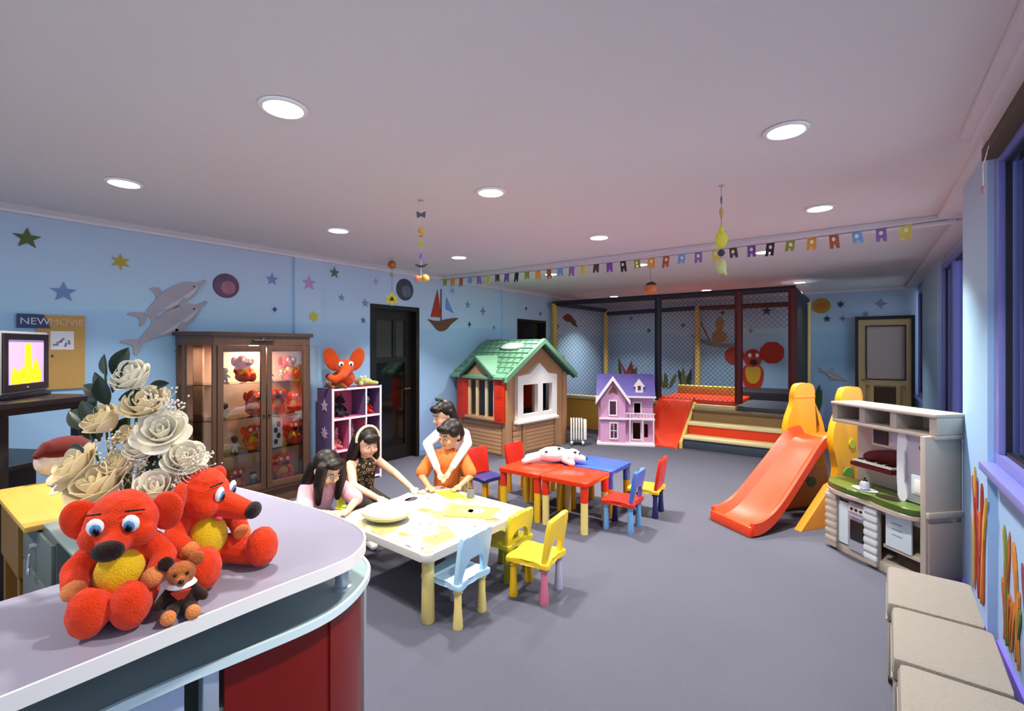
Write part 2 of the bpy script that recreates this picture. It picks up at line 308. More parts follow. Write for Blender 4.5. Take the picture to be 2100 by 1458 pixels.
# murals: stars painted on the walls ---------------------------------------
def wall_star(wall, fr, r, hx, n=5, a0=90, inner=0.42):
    o = MB().prism(star(r, n, inner, a0), 0.005, **fr).build('star', mat('star_' + hx, '#' + hx, 0.6, var=0.1), wall, smooth=0); return o
for y, z, r, h, n in ((0.72, 2.45, 0.085, '55602c', 5), (1.30, 2.35, 0.075, 'b59b2e', 6), (0.93, 2.05, 0.085, '6f8fc2', 5), (2.63, 2.35, 0.075, '6a8fc0', 5), (3.40, 2.52, 0.075, '4f6f60', 5),
    (3.85, 2.18, 0.06, '7797c4', 5), (4.02, 2.48, 0.05, '8fa4d0', 4), (3.50, 2.22, 0.05, '7797c4', 5), (3.82, 1.95, 0.045, '56708f', 5), (2.66, 2.02, 0.035, '2c4f86', 4), (5.86, 2.30, 0.07, '6d92d4', 5), (5.90, 1.98, 0.05, '3e4a5c', 4), (5.5, 2.50, 0.06, '7fa2d8', 5),
    (6.25, 2.22, 0.08, '6e8fc0', 4), (6.55, 1.95, 0.04, '8a7cc8', 5), (7.55, 2.35, 0.045, '3a2c5c', 4), (8.05, 2.28, 0.05, '5a5470', 4), (8.35, 2.48, 0.08, '7fa0dd', 5), (8.75, 2.05, 0.07, '607b86', 4)):
    wall_star(WL, lwp(y, z), r, h, n)
wall_star(WL, dict(O=(LW + 0.048, 3.04, 2.35), U=(0, 1, 0), V=(0, 0, 1)), 0.09, 'b58cc6', 5)
wall_star(WL, dict(O=(LW + 0.048, 3.10, 1.96), U=(0, 1, 0), V=(0, 0, 1)), 0.07, 'c5c74e', 6, inner=0.6)
for x, z, r, h, n in ((-0.33, 2.42, 0.07, '2f3f63', 6), (0.28, 2.40, 0.10, '8090b0', 4), (0.05, 2.22, 0.06, '9488c0', 5), (-0.55, 2.15, 0.07, '27345c', 5), (-0.3, 2.15, 0.06, '6f82b0', 4), (-1.6, 2.35, 0.1, '2d3a38', 5), (-2.45, 2.35, 0.06, '3b3c5a', 4),
    (-3.3, 2.1, 0.07, '5b6a86', 6), (-4.1, 2.0, 0.07, '54627c', 5), (-4.55, 2.3, 0.06, '63718c', 5), (-1.9, 1.95, 0.07, '7f90b4', 4)):
    wall_star(WB, bwp(x, z), r, h, n)
# ================================================================ RECEPTION COUNTER
M_LILAC = mat('counter_lilac_laminate', '#8b8899', 0.22, var=0.04, vs=2.5); M_WEDGE = mat('counter_white_edge', '#ece6e2', 0.35, var=0)
M_GLS = mat('counter_frosted_glass', '#8fa3a4', 0.12, var=0.05, vs=3, spec=0.6); M_RED = mat('counter_red_panel', '#740f05', 0.3, var=0.04, vs=3); M_STEEL = mat('brushed_steel', '#c8d2da', 0.3, 0.7, var=0.04)
M_BGREY = mat('counter_blue_grey_panel', '#aebcd6', 0.45, var=0.03); M_GEDGE = mat('glass_edge_pale', '#d4e8ea', 0.2, var=0)
M_YWOOD = wood('desk_yellow_wood', '#b8913a', '#cba44e', 5, 0.4, 0); M_BWOOD = wood('desk_brown_wood', '#6b4c1c', '#7f5f28', 5, 0.45); M_DRAW = mat('drawer_grey', '#59625f', 0.5, var=0.04); M_BLK = mat('black_void', '#0c0b0c', 0.6, var=0)
ctr = thing('reception_counter', 'curved lilac reception counter with glass ledge and dark red front panel', 'counter')
outer = [(-1.18, -1.2), (-1.18, 0.2), (-1.175, 0.55), (-1.165, 0.75), (-1.18, 0.83), (-1.24, 0.905), (-1.33, 0.95), (-1.48, 0.967), (-1.72, 0.962), (-2.14, 0.915), (-2.37, 0.855), (-2.65, 0.76), (-2.88, 0.63), (-2.96, 0.47)]
inner = [(-2.75, 0.49), (-2.54, 0.51), (-2.1, 0.50), (-1.85, 0.46), (-1.68, 0.38), (-1.63, 0.28), (-1.625, 0.1), (-1.625, -1.2)]
osm = spline(outer, 4, False)
MB().prism(osm + inner, 0.028, O=(0, 0, 0.975)).build('counter_top', M_LILAC, ctr, smooth=20)
def strip(path, z0, z1, t, flip=1):
    """thin vertical band following a plan path"""
    m = MB(); n = len(path); nr = []
    for i in range(n):
        a = Vector(path[max(i-1, 0)]); b = Vector(path[min(i+1, n-1)]); d = (b - a).normalized(); nr.append(Vector((d.y, -d.x)) * flip)
    secs = [[(p[0], p[1], z0), (p[0] + q.x*t, p[1] + q.y*t, z0), (p[0] + q.x*t, p[1] + q.y*t, z1), (p[0], p[1], z1)] for p, q in zip(path, nr)]
    return m.loft(secs)
strip(osm, 0.972, 1.006, 0.006).build('edge_band', M_WEDGE, ctr, smooth=40)
MB().b2(-1.625, -1.18, 0.122, 0.124, 1.0025, 1.0035).build('joint_line', mat('joint_grey', '#6e6878', 0.6), ctr)
g_out = [(-1.27, -1.2), (-1.26, 0.1), (-1.25, 0.38), (-1.225, 0.55), (-1.205, 0.7), (-1.215, 0.8), (-1.26, 0.9), (-1.33, 0.985), (-1.42, 1.03), (-1.53, 1.045), (-1.75, 1.03), (-2.15, 0.98), (-2.4, 0.92), (-2.7, 0.82), (-2.95, 0.68)]
gsm = spline(g_out, 4, False)
MB().prism(gsm + [(-2.9, 0.56), (-2.4, 0.72), (-1.9, 0.72), (-1.62, 0.62), (-1.5, 0.4), (-1.5, -1.2)], 0.014, O=(0, 0, 0.838)).build('glass_ledge', M_GLS, ctr, smooth=20)
strip(gsm, 0.834, 0.856, 0.010).build('ledge_edge', M_GEDGE, ctr, smooth=40)
body = [(p[0] - 0.02 * (1 if p[1] < 0.8 else 0.4), p[1] - (0.02 if p[1] > 0.8 else 0)) for p in gsm]
k1 = next(i for i, p in enumerate(body) if p[1] > 0.50); k2 = next(i for i, p in enumerate(body) if p[1] > 0.985)
strip(body[k1:k2+1], 0.03, 0.832, -0.02).build('red_panel', M_RED, ctr, smooth=40)
strip(body[:k1-1], 0.03, 0.832, -0.02).build('side_panel', M_BGREY, ctr, smooth=40)
strip(body[k2+1:], 0.03, 0.832, -0.02).build('front_panel', M_BGREY, ctr, smooth=40)
MB().box((body[k1-1][0] + 0.003, body[k1-1][1] + 0.005, 0.43), (0.03, 0.035, 0.80), 0, 0.003).build('steel_upright', M_STEEL, ctr)
MB().box((body[k2][0] + 0.005, body[k2][1] + 0.006, 0.42), (0.022, 0.022, 0.84), 0.6, 0.003).build('steel_upright', M_STEEL, ctr)
MB().prism([(p[0] * 1.0 - 0.03, p[1] - 0.03) for p in gsm] + [(-2.8, 0.6), (-1.9, 0.62), (-1.6, 0.5), (-1.55, 0.3), (-1.55, -1.2)], 0.02, O=(0, 0, 0.70)).build('inner_shelf', mat('inner_shelf_dark', '#5d645f', 0.5), ctr)
for x, y in ((-1.30, 0.87), (-1.46, 0.1), (-1.46, -0.4), (-1.8, 0.86), (-2.4, 0.76), (-2.78, 0.58)):
    MB().lathe([(0.03, 0), (0.03, 0.008), (0.022, 0.012), (0.022, 0.112), (0.03, 0.116), (0.03, 0.125)], (x, y, 0.852)).build('standoff', M_STEEL, ctr)
# staff side desk behind the counter
dk = thing('staff_desk', 'yellow wood staff desk with grey drawers behind the reception counter', 'desk')
MB().b2(-3.9, -2.98, 0.40, 0.78, 0.775, 0.80, 0.004).build('desk_top', M_YWOOD, dk)
MB().b2(-2.98, -1.75, 0.46, 0.72, 0.785, 0.80, 0.003).build('glass_top', M_GLS, dk)
MB().b2(-3.88, -3.36, 0.43, 0.75, 0.45, 0.775).build('apron', M_BWOOD, dk)
for x in (-3.46, -3.88): MB().b2(x, x + 0.06, 0.44, 0.74, 0, 0.45).build('leg', M_BWOOD, dk)
MB().b2(-3.36, -2.72, 0.46, 0.74, 0.02, 0.775).build('pedestal', M_DRAW, dk)
for z0, z1 in ((0.56, 0.765), (0.30, 0.55), (0.04, 0.29)):
    d = MB().b2(-3.35, -2.73, 0.445, 0.46, z0, z1, 0.004).build('drawer', M_DRAW, dk)
    MB().cyl((-3.04, 0.447, (z0+z1)/2 + 0.03), (-3.04, 0.425, (z0+z1)/2 + 0.03), 0.013).build('lock', M_STEEL, d)
MB().cap((-3.04, 0.425, 0.655), (-3.035, 0.42, 0.60), 0.006).sph((-3.035, 0.42, 0.585), (0.02, 0.006, 0.02)).build('key', M_STEEL, dk)
# ================================================================ PLUSH TOYS
def plush(name, hx, **k): return mat(name, hx, 0.9, var=0.10, vs=40, bump=0.6, bs=260, sheen=0.15, spec=0.15, **k)
M_PR = plush('plush_red_orange', '#e63a0e'); M_PD = plush('plush_dark_red', '#8f1c10'); M_PY = plush('plush_yellow', '#e8c01c'); M_PP = plush('plush_peach', '#e88a4a'); M_PN = plush('plush_dark_brown', '#24100c')
M_EW = mat('eye_white', '#f4f2ee', 0.2, var=0); M_EB = mat('eye_blue', '#4d86b8', 0.15, var=0); M_EK = mat('eye_black', '#0b0a0c', 0.12, var=0); M_TNG = mat('plush_tongue', '#e0405c', 0.8)
def red_bear(name, label, loc, rz, sc=1.0, head_yaw=0, head_pitch=0, snout=0.0, legs='down', detail=True, group=None, mats=None, cat='plush toy', vox=0.005):
    mr, my, mp, mn = mats or (M_PR, M_PY, M_PP, M_PN)
    t = thing(name, label, cat, loc, rz, group); t.scale = (sc,) * 3
    b = MB()
    b.sph((0, 0.01, 0.095), (0.075, 0.068, 0.10)).sph((0, 0, 0.06), (0.085, 0.075, 0.06)).sph((0, 0, 0.175), (0.05, 0.048, 0.05))
    if legs == 'down':
        for s in (-1, 1): b.cap((0.040*s, -0.03, 0.05), (0.040*s, -0.115, 0.044), 0.045, 0.042); b.sph((0.040*s, -0.140, 0.062), (0.043, 0.036, 0.062))
    else:
        b.cap((0.055, -0.03, 0.05), (0.085, -0.12, 0.045), 0.045, 0.042); b.sph((0.095, -0.165, 0.065), (0.05, 0.042, 0.064))
        b.cap((-0.055, -0.03, 0.05), (-0.07, -0.12, 0.045), 0.045, 0.042); b.sph((-0.08, -0.16, 0.065), (0.05, 0.042, 0.064))
    for s in (-1, 1): b.chain([(0.06*s, 0, 0.165), (0.092*s, -0.03, 0.13), (0.082*s, -0.075, 0.105)], [0.03, 0.03, 0.026])
    Hm = Matrix.Translation((0, -0.015, 0.235)) @ Euler((head_pitch, 0, head_yaw)).to_matrix().to_4x4()
    P = lambda p: tuple(Hm @ Vector(p)); Rm = Hm.to_3x3().to_4x4()
    b.sph(P((0, 0, 0)), (0.084, 0.074, 0.070), Rm).sph(P((0, 0.005, 0.03)), (0.066, 0.06, 0.052), Rm)
    b.cap(P((0, -0.045, -0.018)), P((0, -0.085 - snout, -0.026)), 0.046, 0.031)
    for s in (-1, 1): b.sph(P((0.048*s, -0.035, -0.02)), (0.036, 0.036, 0.036), Rm)
    bo = b.build('body', mr, t, remesh=vox, relax=4, smooth=60)
    for s in (-1, 1): MB().sph(P((0.092*s, 0.022, 0.004)), (0.042, 0.02, 0.058), Rm @ Euler((0, 0.25*s, -0.35*s)).to_matrix().to_4x4(), 3).build('ear', mr, t, smooth=60)
    MB().sph((0, -0.04, 0.105), (0.056, 0.042, 0.068), None, 3).build('belly_patch', my, t, smooth=60)
    MB().sph(P((0, -0.108 - snout, -0.022)), (0.034, 0.022, 0.026), Rm, 3).build('nose', mn, t, smooth=60)
    for s in (-1, 1):
        MB().sph((0.078*s, -0.088, 0.10), (0.027, 0.024, 0.027)).build('paw', mp, t, smooth=60)
        e = MB().sph(P((0.036*s, -0.064, 0.022)), (0.019, 0.010, 0.024), Rm, 2).build('eye', M_EW, t, smooth=60)
        if detail:
            MB().sph(P((0.034*s, -0.0715, 0.018)), (0.0125, 0.005, 0.0165), Rm, 2).build('iris', M_EB, e, smooth=60)
            MB().sph(P((0.033*s, -0.0745, 0.014)), (0.0085, 0.0042, 0.0115), Rm, 2).build('pupil', M_EK, e, smooth=60)
            MB().cap(P((0.026*s, -0.060, 0.054)), P((0.060*s, -0.044, 0.046)), 0.0028, 0.002).build('eyebrow', mn, t, smooth=60)
    if detail: MB().sph(P((-0.030, -0.075, -0.052)), (0.012, 0.012, 0.008), Rm).build('tongue', M_TNG, t, smooth=60)
    return t
red_bear('plush_bear', 'red plush bear sitting upright on the counter edge, yellow belly, facing the camera', (-1.365, 0.345, 1.003), R(64), 0.86, head_yaw=R(-4), head_pitch=R(10), vox=0.004)
red_bear('plush_bear', 'red plush bear leaning behind the other, head turned to the right with long snout', (-1.44, 0.53, 1.003), R(98), 0.86, head_yaw=R(32), head_pitch=R(12), snout=0.05, legs='wide', vox=0.004)
# little brown patchwork bear in a white collar
M_TB = plush('plush_tan', '#a85a28'); M_TD = plush('plush_dark', '#2c1610')
tb = thing('plush_bear', 'tiny brown plush bear with white collar and red scarf between the red bears', 'plush toy', (-1.235, 0.415, 1.003), R(70)); tb.scale = (0.95,) * 3
b = MB(); b.sph((0, 0, 0.035), (0.032, 0.028, 0.038)); 
for s in (-1, 1): b.cap((0.014*s, -0.01, 0.02), (0.022*s, -0.045, 0.016), 0.015, 0.016); b.cap((0.022*s, 0, 0.055), (0.044*s, -0.02, 0.035), 0.012, 0.011)
b.build('body', M_TD, tb, remesh=0.003, relax=3, smooth=60)
b = MB(); b.sph((0, -0.004, 0.094), (0.031, 0.028, 0.028)); b.cap((0, -0.02, 0.088), (0, -0.034, 0.086), 0.017, 0.012)
b.build('head', M_TB, tb, remesh=0.003, relax=3, smooth=60)
for s in (-1, 1):
    MB().sph((0.03*s, 0.006, 0.118), (0.017, 0.008, 0.018), None, 2).build('ear', M_TB if s > 0 else M_TD, tb, smooth=60)
    MB().sph((0.023*s, -0.055, 0.018), (0.016, 0.012, 0.018), None, 2).build('foot', M_PP, tb, smooth=60)
    MB().sph((0.012*s, -0.029, 0.101), 0.004, None, 2).build('eye', M_EK, tb, smooth=60)
MB().sph((0, -0.046, 0.09), (0.007, 0.005, 0.005)).build('nose', M_EK, tb, smooth=60)
MB().lathe([(0.024, 0), (0.032, 0.006), (0.026, 0.014)], (0, -0.003, 0.062), 16).build('collar', mat('white_cloth', '#f0ece8', 0.8), tb)
MB().prism([(-0.02, 0), (0.02, 0), (0, -0.034)], 0.004, O=(0, -0.030, 0.064), U=(1, 0, 0), V=(0, -0.35, 1)).build('scarf', mat('red_scarf', '#d2401e', 0.8), tb)
# ================================================================ ROSES
M_VASE = mat('vase_dark_glaze', '#2b2430', 0.2, var=0.05); M_LEAF = mat('rose_leaf', '#16280f', 0.4, var=0.25, vs=30); M_STEM = mat('rose_stem', '#3c5826', 0.5)
M_ROSE = mat('rose_cream', '#f6eed6', 0.6, var=0.05, vs=30, sheen=0.2); M_ROSEP = mat('rose_blush', '#f0dcae', 0.6, var=0.06, vs=30, sheen=0.2); M_GYP = mat('gypsophila', '#e8dfc8', 0.7, var=0.15, vs=90)
VX, VY = -1.60, 0.41
fl = thing('flower_arrangement', 'tall bouquet of cream white roses with dark leaves behind the plush bears', 'flowers', (VX, VY, 1.003))
MB().lathe([(0.05, 0), (0.062, 0.01), (0.07, 0.06), (0.06, 0.12), (0.042, 0.16), (0.048, 0.18), (0.044, 0.181), (0.03, 0.15), (0.02, 0.1)], seg=24).build('vase', M_VASE, fl, smooth=50)
def rose_mesh(seed, openness=1.0):
    rnd = random.Random(seed); m = MB()
    m.sph((0, 0, 0.014), (0.012, 0.012, 0.020), None, 1)
    for ring, (n, r0, h, fl_, half) in enumerate(((3, 0.009, 0.046, -0.003, 80), (4, 0.017, 0.050, 0.0, 66), (5, 0.026, 0.050, 0.003*openness, 56), (5, 0.033, 0.044, 0.008*openness, 52), (5, 0.036, 0.034, 0.014*openness, 46))):
        for k in range(n):
            a0 = 360 * k / n + ring * 31 + rnd.uniform(-10, 10); rows = []; hh = h * rnd.uniform(0.92, 1.08)
            for i in range(6):
                v = i / 5; row = []
                for j in range(7):
                    u = j / 3 - 1; wd = math.sin(PI * min(1, 0.30 + v * 0.52)) ** 0.7
                    a = R(a0 + u * half * wd); rr = r0 * (0.35 + 0.65 * math.sin(v * PI / 2)) + fl_ * v ** 3 * (1.15 - 0.4 * u * u)
                    row.append((rr * math.cos(a), rr * math.sin(a), hh * v * (1 - 0.14 * u * u * v) - 0.006 * fl_ * 40 * v**4))
                rows.append(row)
            m.grid(rows)
    return m
RM = []
for sd, op in ((1, 0.35), (2, 0.8), (3, 1.3)):
    o = rose_mesh(sd, op).build('rose_tmp', M_ROSE, smooth=80, solid=0.0012); RM.append(o.data); bpy.data.objects.remove(o)
def cam_off(px_x, px_z, d):   # offset from the vase: to the side, up, and towards the viewer's side of the desk
    return (0.804 * px_x + 0.595 * d, 0.595 * px_x - 0.804 * d, px_z)
ROSES = [(0.018, 0.531, 0.0, 0.95, 0, 0), (0.062, 0.454, 0.02, 0.98, 1, 1), (-0.034, 0.415, 0.03, 0.92, 0, 1), (0.107, 0.388, 0.03, 0.98, 2, 0), (0.067, 0.345, 0.04, 0.80, 0, 0), (0.154, 0.312, 0.02, 0.92, 1, 0), (-0.074, 0.297, 0.05, 1.05, 2, 1),
         (-0.008, 0.245, 0.07, 1.25, 1, 1), (0.112, 0.240, 0.06, 1.02, 0, 0), (0.180, 0.276, 0.03, 0.72, 0, 0), (0.018, 0.303, 0.05, 0.85, 0, 1), (0.02, 0.38, 0.03, 0.62, 0, 1)]
for i, (a, z, d, sc, k, bl) in enumerate(ROSES):
    p = Vector(cam_off(a, z - 0.035, d - 0.02)); sc *= 1.28; me = RM[k].copy(); me.materials.clear(); me.materials.append(M_ROSEP if bl else M_ROSE)
    o = bpy.data.objects.new('rose', me); COL.objects.link(o); o.parent = fl; o.location = p; o.scale = (sc,) * 3
    dv = Vector(cam_off(a * 2.5 - 0.1, 0.50 if i % 3 else 0.35, 0.36)).normalized(); o.rotation_euler = dv.to_track_quat('Z', 'Y').to_euler()
    MB().tube([tuple(p), tuple(p * 0.5 + Vector((0, 0, 0.05))), (0, 0, 0.14)], 0.0035, 6).build('stem', M_STEM, fl)
def leaf_grid(L, W, curl=0.25):
    rows = []
    for i in range(8):
        v = i / 7; wd = W * math.sin(PI * v) ** 0.75 if 0 < v < 1 else 0.0015
        rows.append([(u * wd, L * v, curl * L * (v ** 2) * -0.5 + abs(u) * wd * 0.35) for u in (-1, -0.5, 0, 0.5, 1)])
    return rows
o = MB().grid(leaf_grid(0.085, 0.024)).build('leaf_tmp', M_LEAF, smooth=80, solid=0.001); LEAF = o.data; bpy.data.objects.remove(o)
LV = [(236, 772, 72, 62), (228, 770, 105, 44), (216, 805, 128, 50), (236, 805, 60, 50), (232, 830, 95, 60), (262, 818, 10, 55), (300, 798, 20, 40), (212, 812, 150, 46), (204, 850, 100, 62), (215, 868, 130, 60), (200, 880, 145, 70), (206, 905, 120, 60), (190, 925, 165, 40), (215, 895, 80, 55), (235, 900, 60, 50), (228, 1000, 200, 62), (210, 1010, 170, 56), (240, 950, 230, 60), (320, 930, 300, 50), (345, 915, 330, 45), (318, 985, 280, 60), (325, 1000, 250, 60), (290, 900, 45, 50), (285, 850, 80, 45), (370, 960, 320, 45), (305, 960, 270, 60), (250, 870, 180, 50)]
for u, v, ang_, ln in LV:
    p = Vector(cam_off(0.00132*(u - 261), 0.597 - 0.00132*(v - 712), random.uniform(-0.01, 0.03))); o = bpy.data.objects.new('leaf', LEAF); COL.objects.link(o); o.parent = fl; o.location = p; o.scale = (ln * 0.00132 / 0.085 * 1.02,) * 3
    yv = Vector(cam_off(math.cos(R(ang_)), math.sin(R(ang_)), random.uniform(-0.2, 0.35))).normalized(); nv = Vector(cam_off(random.uniform(-0.5, 0.5), random.uniform(0.1, 0.7), 1.0)); xv = yv.cross(nv).normalized(); zv = xv.cross(yv)
    o.rotation_euler = Matrix((xv, yv, zv)).transposed().to_euler()
for a0, z0, a1, z1 in ((-0.04, 0.15, -0.05, 0.55), (-0.03, 0.15, -0.11, 0.44), (-0.02, 0.15, -0.12, 0.33), (0.0, 0.15, 0.02, 0.5), (0.02, 0.15, 0.12, 0.34)):
    MB().tube([cam_off(a0*0.5, z0, 0), cam_off((a0+a1)/2, (z0+z1)/2, 0.01), cam_off(a1, z1, 0.01)], 0.003, 6).build('stem', M_STEM, fl)
gy = MB(); rnd = random.Random(5)
for cx, cz, rx, rz_, n in ((0.125, 0.455, 0.04, 0.025, 60), (0.215, 0.305, 0.035, 0.03, 80), (0.05, 0.37, 0.05, 0.03, 40), (0.145, 0.435, 0.03, 0.02, 40), (0.07, 0.29, 0.05, 0.03, 60), (0.0, 0.34, 0.04, 0.03, 60), (0.02, 0.28, 0.04, 0.03, 60), (0.16, 0.24, 0.04, 0.03, 50)):
    for k in range(n):
        p = cam_off(cx + rnd.gauss(0, rx*0.6), cz + rnd.gauss(0, rz_*0.6), rnd.uniform(0.01, 0.07)); gy.sph(p, rnd.uniform(0.0022, 0.0042), None, 1)
        if k % 6 == 0: gy.cyl(p, cam_off(cx*0.6, cz - 0.06, 0.03), 0.0007, 0.0007, 4)
tag(gy.build('gypsophila', M_GYP, fl, smooth=60), None, None, kind='stuff')
# ================================================================ LEFT WALL: TELEVISION, BOARD, DOLPHINS
M_BSTAND = wood('stand_black_wood', '#171214', '#241c1c', 5, 0.35, 0); M_TVG = mat('tv_grey_case', '#8d8c90', 0.45); M_TVB = mat('tv_black_bezel', '#15121a', 0.3)
ang = math.atan2(0.82, 0.57) - PI/2      # television looks into the room
tv = thing('television', 'grey tube television with a cartoon castle on screen, on the black stand', 'television', (-4.42, 0.60, 1.272), ang)
MB().b2(-0.24, 0.24, -0.06, 0.0, 0.03, 0.43, 0.008).build('case_front', M_TVG, tv)
s = MB(); s.loft([[(-0.235, -0.06, 0.03), (0.235, -0.06, 0.03), (0.235, -0.06, 0.425), (-0.235, -0.06, 0.425)], [(-0.22, -0.25, 0.03), (0.22, -0.25, 0.03), (0.22, -0.25, 0.40), (-0.22, -0.25, 0.40)], [(-0.14, -0.38, 0.05), (0.14, -0.38, 0.05), (0.14, -0.38, 0.30), (-0.14, -0.38, 0.30)]]); s.build('case_back', M_TVG, tv)
MB().b2(-0.22, 0.22, -0.33, 0.03, 0, 0.03, 0.006).build('base', M_TVB, tv)
MB().b2(-0.225, -0.185, -0.005, 0.012, 0.045, 0.415).b2(0.185, 0.225, -0.005, 0.012, 0.045, 0.415).b2(-0.185, 0.185, -0.005, 0.012, 0.375, 0.415).b2(-0.185, 0.185, -0.005, 0.012, 0.045, 0.09).build('bezel', M_TVB, tv)
scr = MB().b2(-0.185, 0.185, -0.002, 0.004, 0.09, 0.375).build('screen', mat('tv_screen_lilac', '#b59ad6', 0.2, var=0.12, vs=5, emit=0.45), tv)
M_TVY = mat('tv_screen_yellow', '#e4c81a', 0.3, var=0.25, vs=25, emit=0.4)
for pts in ([(-0.03, 0.10), (0.06, 0.10), (0.06, 0.22), (0.05, 0.33), (0.02, 0.36), (-0.01, 0.33), (-0.02, 0.22)], [(0.06, 0.10), (0.15, 0.10), (0.15, 0.17), (0.10, 0.25), (0.07, 0.20)], [(-0.15, 0.10), (-0.03, 0.10), (-0.03, 0.2), (-0.08, 0.17), (-0.12, 0.2)]):
    MB().prism(spline([(-a, b) for a, b in pts], 3), 0.0015, O=(0, 0.0045, 0), U=(1, 0, 0), V=(0, 0, 1)).build('picture', M_TVY, scr, smooth=0)
MB().cyl((0.0, 0.012, 0.066), (0.0, 0.015, 0.066), 0.006).build('logo', M_STEEL, tv)
st = thing('tv_stand', 'tall black wooden stand carrying the television', 'stand', (-4.55, 0.45, 0), R(30))
MB().b2(-0.52, 0.48, -0.34, 0.32, 1.235, 1.27, 0.006).build('top', M_BSTAND, st); MB().b2(-0.48, 0.42, -0.3, 0.28, 1.19, 1.235).build('apron', M_BSTAND, st)
for x in (-0.46, 0.36):
    for y in (-0.28, 0.2): MB().b2(x, x + 0.07, y, y + 0.07, 0, 1.19, 0.004).build('leg', M_BSTAND, st)
for z in (0.86, 0.40): MB().b2(-0.45, 0.42, -0.27, 0.26, z, z + 0.025).build('shelf', M_BSTAND, st)
MB().b2(-0.42, 0.05, -0.25, 0.24, 0.425, 0.85, 0.01).build('cupboard', mat('stand_cupboard_black', '#131014', 0.4), st)
cu = thing('plush_cushion', 'round cream cushion with a dark red cap leaning beside the television stand', 'cushion', (-3.98, 0.70, 0.80), R(-60))
MB().sph((0, 0, 0.115), (0.15, 0.085, 0.115), None, 3).build('cushion', plush('plush_cream', '#d8ccc8'), cu, smooth=60)
b = MB(); b.sph((0, 0.015, 0.175), (0.145, 0.082, 0.075), None, 3); b.cap((-0.10, 0.02, 0.2), (-0.16, 0.02, 0.16), 0.04, 0.02); b.cap((0.10, 0.02, 0.2), (0.16, 0.02, 0.16), 0.04, 0.02); b.build('cap', plush('plush_maroon', '#5a1512'), cu, remesh=0.008, relax=3, smooth=60)
# notice board
nb = thing('notice_board', 'tan cork notice board with dark blue header reading NEW MOVIE', 'notice board', (LW, 0.68, 1.26))
MB().b2(0.002, 0.02, 0.09, 0.38, 0, 0.60, 0.003).build('board', mat('cork_tan', '#c8a05c', 0.85, var=0.08, vs=60, bump=0.3), nb)
MB().prism([(-0.02, 0.49), (0.17, 0.49), (0.13, 0.60), (-0.02, 0.60)], 0.006, O=(0.02, 0, 0), U=(0, 1, 0), V=(0, 0, 1)).build('header', mat('header_navy', '#33456f', 0.6), nb)
text_mesh('lettering', 'NEW', 0.075, mat('letter_pale', '#cfd8e8', 0.6, var=0), nb, (0.0275, -0.005, 0.52), (R(90), 0, R(90)))
text_mesh('lettering', 'MOVIE', 0.07, mat('letter_tan', '#d9bfa0', 0.6, var=0), nb, (0.021, 0.165, 0.52), (R(90), 0, R(90)))
pc = MB().b2(0.02, 0.023, 0.17, 0.31, 0.32, 0.47).build('clipping', mat('paper_white', '#e8ebf0', 0.7), nb)
for k in range(5): MB().box((0.0245, 0.20 + 0.02*k, 0.36 + 0.02*(k % 3)), (0.002, 0.035, 0.014), rot=(R(25*k), 0, 0)).build('print', mat('print_grey', '#7d8494', 0.7), pc)
MB().sph((0.024, 0.18, 0.27), 0.008).build('pin', mat('pin_dark', '#3a3030', 0.4), nb)
# dolphins: painted relief on the wall
M_DOL = mat('dolphin_grey', '#a9a6b0', 0.55, var=0.08, vs=6); M_DOLL = mat('dolphin_belly', '#c6c3ca', 0.55, var=0.06, vs=6)
def dolphin(name, label, y, z, L, tilt, wall_x=LW, hx=None):
    t = thing(name, label, 'wall relief', (wall_x, y, z)); t.rotation_euler = (tilt, 0, 0)
    bodyp = [(-0.50, 0.02), (-0.38, 0.075), (-0.2, 0.14), (0.0, 0.18), (0.2, 0.17), (0.33, 0.12), (0.41, 0.05), (0.53, 0.045), (0.53, 0.005), (0.38, -0.03), (0.30, -0.08), (0.12, -0.12), (-0.1, -0.11), (-0.32, -0.05), (-0.48, -0.005)]
    def P(pts, dy=0): return [(a*L, b*L) for a, b in pts]
    m = hx or M_DOL
    MB().prism(spline(P(bodyp), 4), 0.014, O=(0.002, 0, 0), U=(0, 1, 0), V=(0, 0, 1), bev=0.006).build('body', m, t)
    MB().prism(spline(P([(-0.12, 0.14), (-0.10, 0.26), (-0.20, 0.30), (-0.19, 0.22), (-0.22, 0.11)]), 3), 0.012, O=(0.001, 0, 0), U=(0, 1, 0), V=(0, 0, 1)).build('dorsal_fin', m, t)
    MB().prism(spline(P([(0.12, -0.05), (0.04, -0.20), (-0.06, -0.24), (-0.02, -0.14), (0.0, -0.06)]), 3), 0.02, O=(0.001, 0, 0), U=(0, 1, 0), V=(0, 0, 1)).build('flipper', m, t)
    MB().prism(spline(P([(-0.46, 0.02), (-0.58, 0.12), (-0.66, 0.13), (-0.58, 0.02), (-0.64, -0.10), (-0.54, -0.07)]), 3), 0.012, O=(0.001, 0, 0), U=(0, 1, 0), V=(0, 0, 1)).build('tail_fluke', m, t)
    MB().prism(spline(P([(0.36, 0.0), (0.28, -0.05), (0.12, -0.08), (-0.1, -0.075), (-0.25, -0.04), (-0.05, -0.03), (0.15, -0.02)]), 3), 0.018, O=(0.002, 0, 0), U=(0, 1, 0), V=(0, 0, 1)).build('belly', M_DOLL, t)
    MB().sph((0.017, 0.33*L, 0.03*L), (0.003, 0.008, 0.008)).build('eye', M_EK, t)
    return t
dolphin('dolphin_relief', 'upper of three grey dolphins leaping on the left wall', 1.715, 2.06, 0.60, R(36))
dolphin('dolphin_relief', 'lower of three grey dolphins leaping on the left wall', 1.70, 1.83, 0.66, R(36))
dolphin('dolphin_relief', 'small grey dolphin diving low beside the display cabinet', 1.80, 1.60, 0.40, R(-62))
